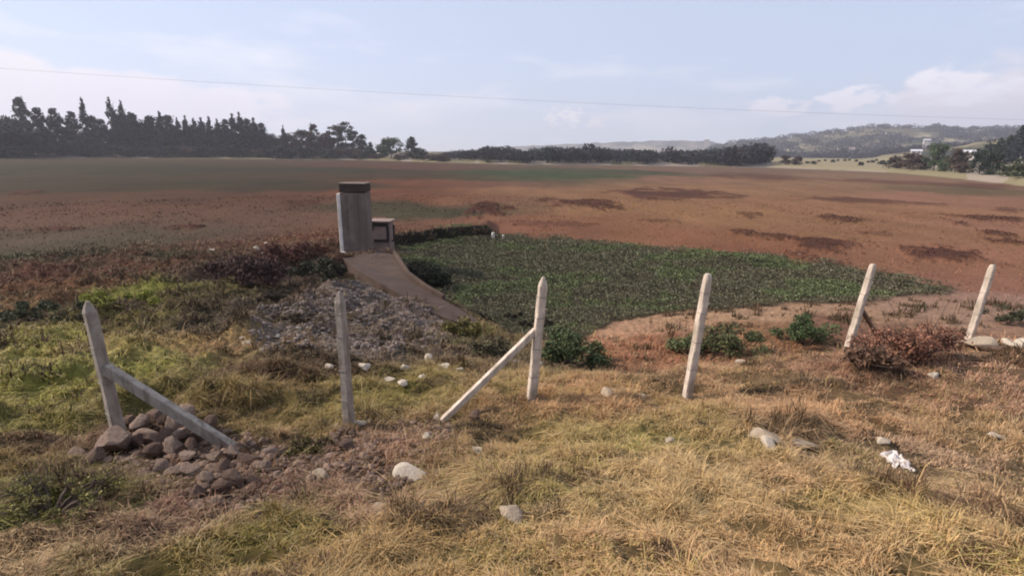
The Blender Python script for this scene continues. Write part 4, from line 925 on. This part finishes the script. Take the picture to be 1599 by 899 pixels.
# pool plants
def pool_plants():
    g = np.random.default_rng(8); mn = POOL.min(0) - 2; mx = POOL.max(0) + 2; n_ = 520000
    P_ = g.uniform(mn, mx, (n_, 2)); r = np.hypot(P_[:, 0], P_[:, 1]); k = (g.random(n_) < sst(.1, .85, pool_frac(P_[:, 0], P_[:, 1]))) & (g.random(n_) < np.clip((22 / r) ** 1.2, .15, 1))
    k &= g.random(n_) < .45 + .8 * (fbm(P_[:, 0] * .9, P_[:, 1] * .9, 99, 3) > .42)
    P_ = P_[k]; r = r[k]; n_ = len(P_); hgt = .06 + .28 * fbm(P_[:, 0] * 1.2, P_[:, 1] * 1.2, 100, 3) ** 1.2 * g.uniform(.4, 1.2, n_)
    z = height(P_[:, 0], P_[:, 1]) + hgt
    base = np.where((g.random(n_) < .13)[:, None], np.array([.22, .20, .14]), np.array([.112, .104, .060])); 
    edge = (fbm(P_[:, 0] * .5, P_[:, 1] * .5, 101, 3) > .58)[:, None]; base = np.where(edge, base * np.array([.95, 1.2, .9]), base)
    V, Fq, cc = leaf_cloud(np.c_[P_, z], .058 * (r / 22) ** .6, base, jit=.5, flat=.3, elong=1.3)
    o = link('pool_plants', np_mesh('pool_plants', V, [Fq], cc), M['leaf']); tag(o, 'dark green leafy water plants filling the low pool', 'plants', kind='stuff')
pool_plants()

# ------------------------------------------------------------------ shrubs
def shrub(px, py, wpx, hpx, n_, leaf, c, label, bare=0, name='shrub', flop=1.0, lobes=14):
    p = hit(px, py); dist = (p - Vector(CAM)).length; w = wpx / F * dist; h = hpx / F * dist * 1.05
    o = empty(name, p); tag(o, label, 'shrub', 'shrubs on the bank'); P_ = []; mb = MB()
    for k in range(lobes):
        c0 = np.array([random.uniform(-1, 1) * w * .42, random.uniform(-1, 1) * w * .28, 0]); c0[2] = h * random.uniform(.3, .85) * math.sqrt(max(.1, 1 - (c0[0] / (w * .55)) ** 2)) 
        R_ = min(w, h * 1.2) * random.uniform(.16, .30)
        q = rng.normal(size=(n_ // lobes, 3)); q /= np.linalg.norm(q, axis=1)[:, None]; q *= rng.uniform(.4, 1.0, (len(q), 1)); P_.append(c0 + q * R_ * np.array([1.3, 1, .8]))
        mb.tube([(c0[0] * .1, c0[1] * .1, -.05), (c0[0] * .6, c0[1] * .6, c0[2] * .5), tuple(c0), tuple(c0 * 1.15)], [.016, .011, .007, .003], 5)
        for j in range(5):
            e = c0 + np.array([random.gauss(0, R_), random.gauss(0, R_), abs(random.gauss(0, R_))]); mb.tube([tuple(c0 * .8), tuple(e)], [.005, .002], 4)
    P_ = np.concatenate(P_); P_[:, 2] = np.maximum(P_[:, 2], .02)
    V, Fq, cc = leaf_cloud(P_, leaf, np.array(c), jit=.5, elong=1.7)
    mb.build('stem', M['bark'], o); link('foliage', np_mesh('foliage', V, [Fq], cc), M['leaf'], o)
shrub(888, 570, 105, 50, 4200, .055, (.085, .11, .05), 'dense dark green leafy shrub right of the third post', name='green_shrub')
shrub(1075, 552, 50, 30, 1700, .05, (.11, .125, .055), 'small olive green shrub just left of the fourth post', name='green_shrub')
shrub(1145, 552, 90, 40, 3000, .05, (.10, .11, .05), 'olive green shrub just right of the fourth post', name='green_shrub')
shrub(1258, 538, 80, 34, 2800, .05, (.075, .105, .045), 'dark green low shrub halfway between the fourth and fifth post', name='green_shrub')
shrub(1425, 566, 120, 52, 4200, .026, (.24, .115, .075), 'reddish brown dry shrub between the fifth and sixth post', name='dry_shrub', lobes=22)
shrub(1350, 578, 70, 30, 900, .04, (.13, .075, .05), 'low brown scrub at the foot of the fifth post', name='dry_shrub')
shrub(1575, 502, 60, 18, 800, .06, (.075, .075, .045), 'low dull green shrub right of the last post', name='green_shrub')
shrub(640, 445, 44, 28, 900, .09, (.028, .030, .020), 'small blackish shrub on the slab edge at the pool', name='dark_shrub')
shrub(655, 432, 40, 24, 1300, .08, (.032, .034, .022), 'dark shrub in the shaded channel beside the curb of the slab', name='dark_shrub')
shrub(780, 502, 90, 10, 1500, .06, (.040, .036, .022), 'dark leaves standing in for bank shade on the near pool edge by the slab', name='dark_shrub')  # leaf clump added to paint the bank's shadow along the pool edge
shrub(840, 512, 60, 10, 1200, .06, (.050, .045, .028), 'dark leaves standing in for bank shade at the pool edge behind the third post', name='dark_shrub')  # second clump of the painted bank shadow
shrub(672, 452, 50, 38, 1500, .09, (.030, .034, .022), 'dark shrub growing at the pool edge right of the slab', name='dark_shrub')
shrub(655, 376, 50, 12, 900, .09, (.050, .038, .022), 'low dark scrub at the left end of the dark ledge', name='dark_shrub', lobes=12)
shrub(693, 371, 50, 13, 900, .09, (.040, .036, .020), 'low dark scrub in the middle of the dark ledge', name='dark_shrub', lobes=12)
shrub(738, 366, 55, 12, 900, .09, (.055, .034, .022), 'low reddish dark scrub on the ledge, nearest the white stakes', name='dark_shrub', lobes=12)
shrub(380, 445, 110, 46, 2600, .08, (.085, .050, .045), 'purplish dry brush on the left bank', name='dry_shrub', lobes=22)
shrub(440, 410, 80, 26, 1600, .08, (.13, .06, .045), 'rusty low brush above the purplish brush on the left bank', name='dry_shrub')
shrub(500, 440, 80, 30, 1500, .08, (.050, .048, .030), 'dark green low brush in front of the tower', name='dark_shrub')
shrub(490, 398, 60, 18, 1100, .08, (.15, .07, .05), 'rusty brush left of the tower foot', name='dry_shrub')
shrub(185, 480, 120, 20, 3400, .05, (.30, .30, .07), 'bright yellow-green weed patch behind the leftmost post', name='green_shrub')
shrub(55, 505, 130, 20, 2600, .05, (.08, .085, .045), 'dark green weeds left of the leftmost post', name='green_shrub', lobes=20)
shrub(75, 800, 150, 24, 7000, .011, (.27, .235, .085), 'yellowish green leafy weeds in the bottom left corner', name='green_shrub', lobes=34)
shrub(718, 525, 60, 28, 1500, .06, (.17, .145, .05), 'yellowish grass tussock at the lower tip of the sloping slab', name='green_shrub')
shrub(765, 562, 60, 34, 1300, .05, (.09, .08, .045), 'dull weed clump under the thin brace', name='dry_shrub')
shrub(455, 505, 70, 14, 1500, .05, (.10, .075, .05), 'thin brown weeds at the lower left of the rubble apron', name='dry_shrub')
shrub(430, 470, 60, 16, 1500, .05, (.075, .06, .04), 'dark weeds at the left edge of the rubble apron', name='dry_shrub')
shrub(610, 540, 70, 12, 1400, .04, (.11, .085, .055), 'low dry weeds along the bottom of the rubble apron', name='dry_shrub')
shrub(480, 712, 60, 26, 1600, .02, (.15, .12, .05), 'low dull weeds left below the second post', name='dry_shrub')
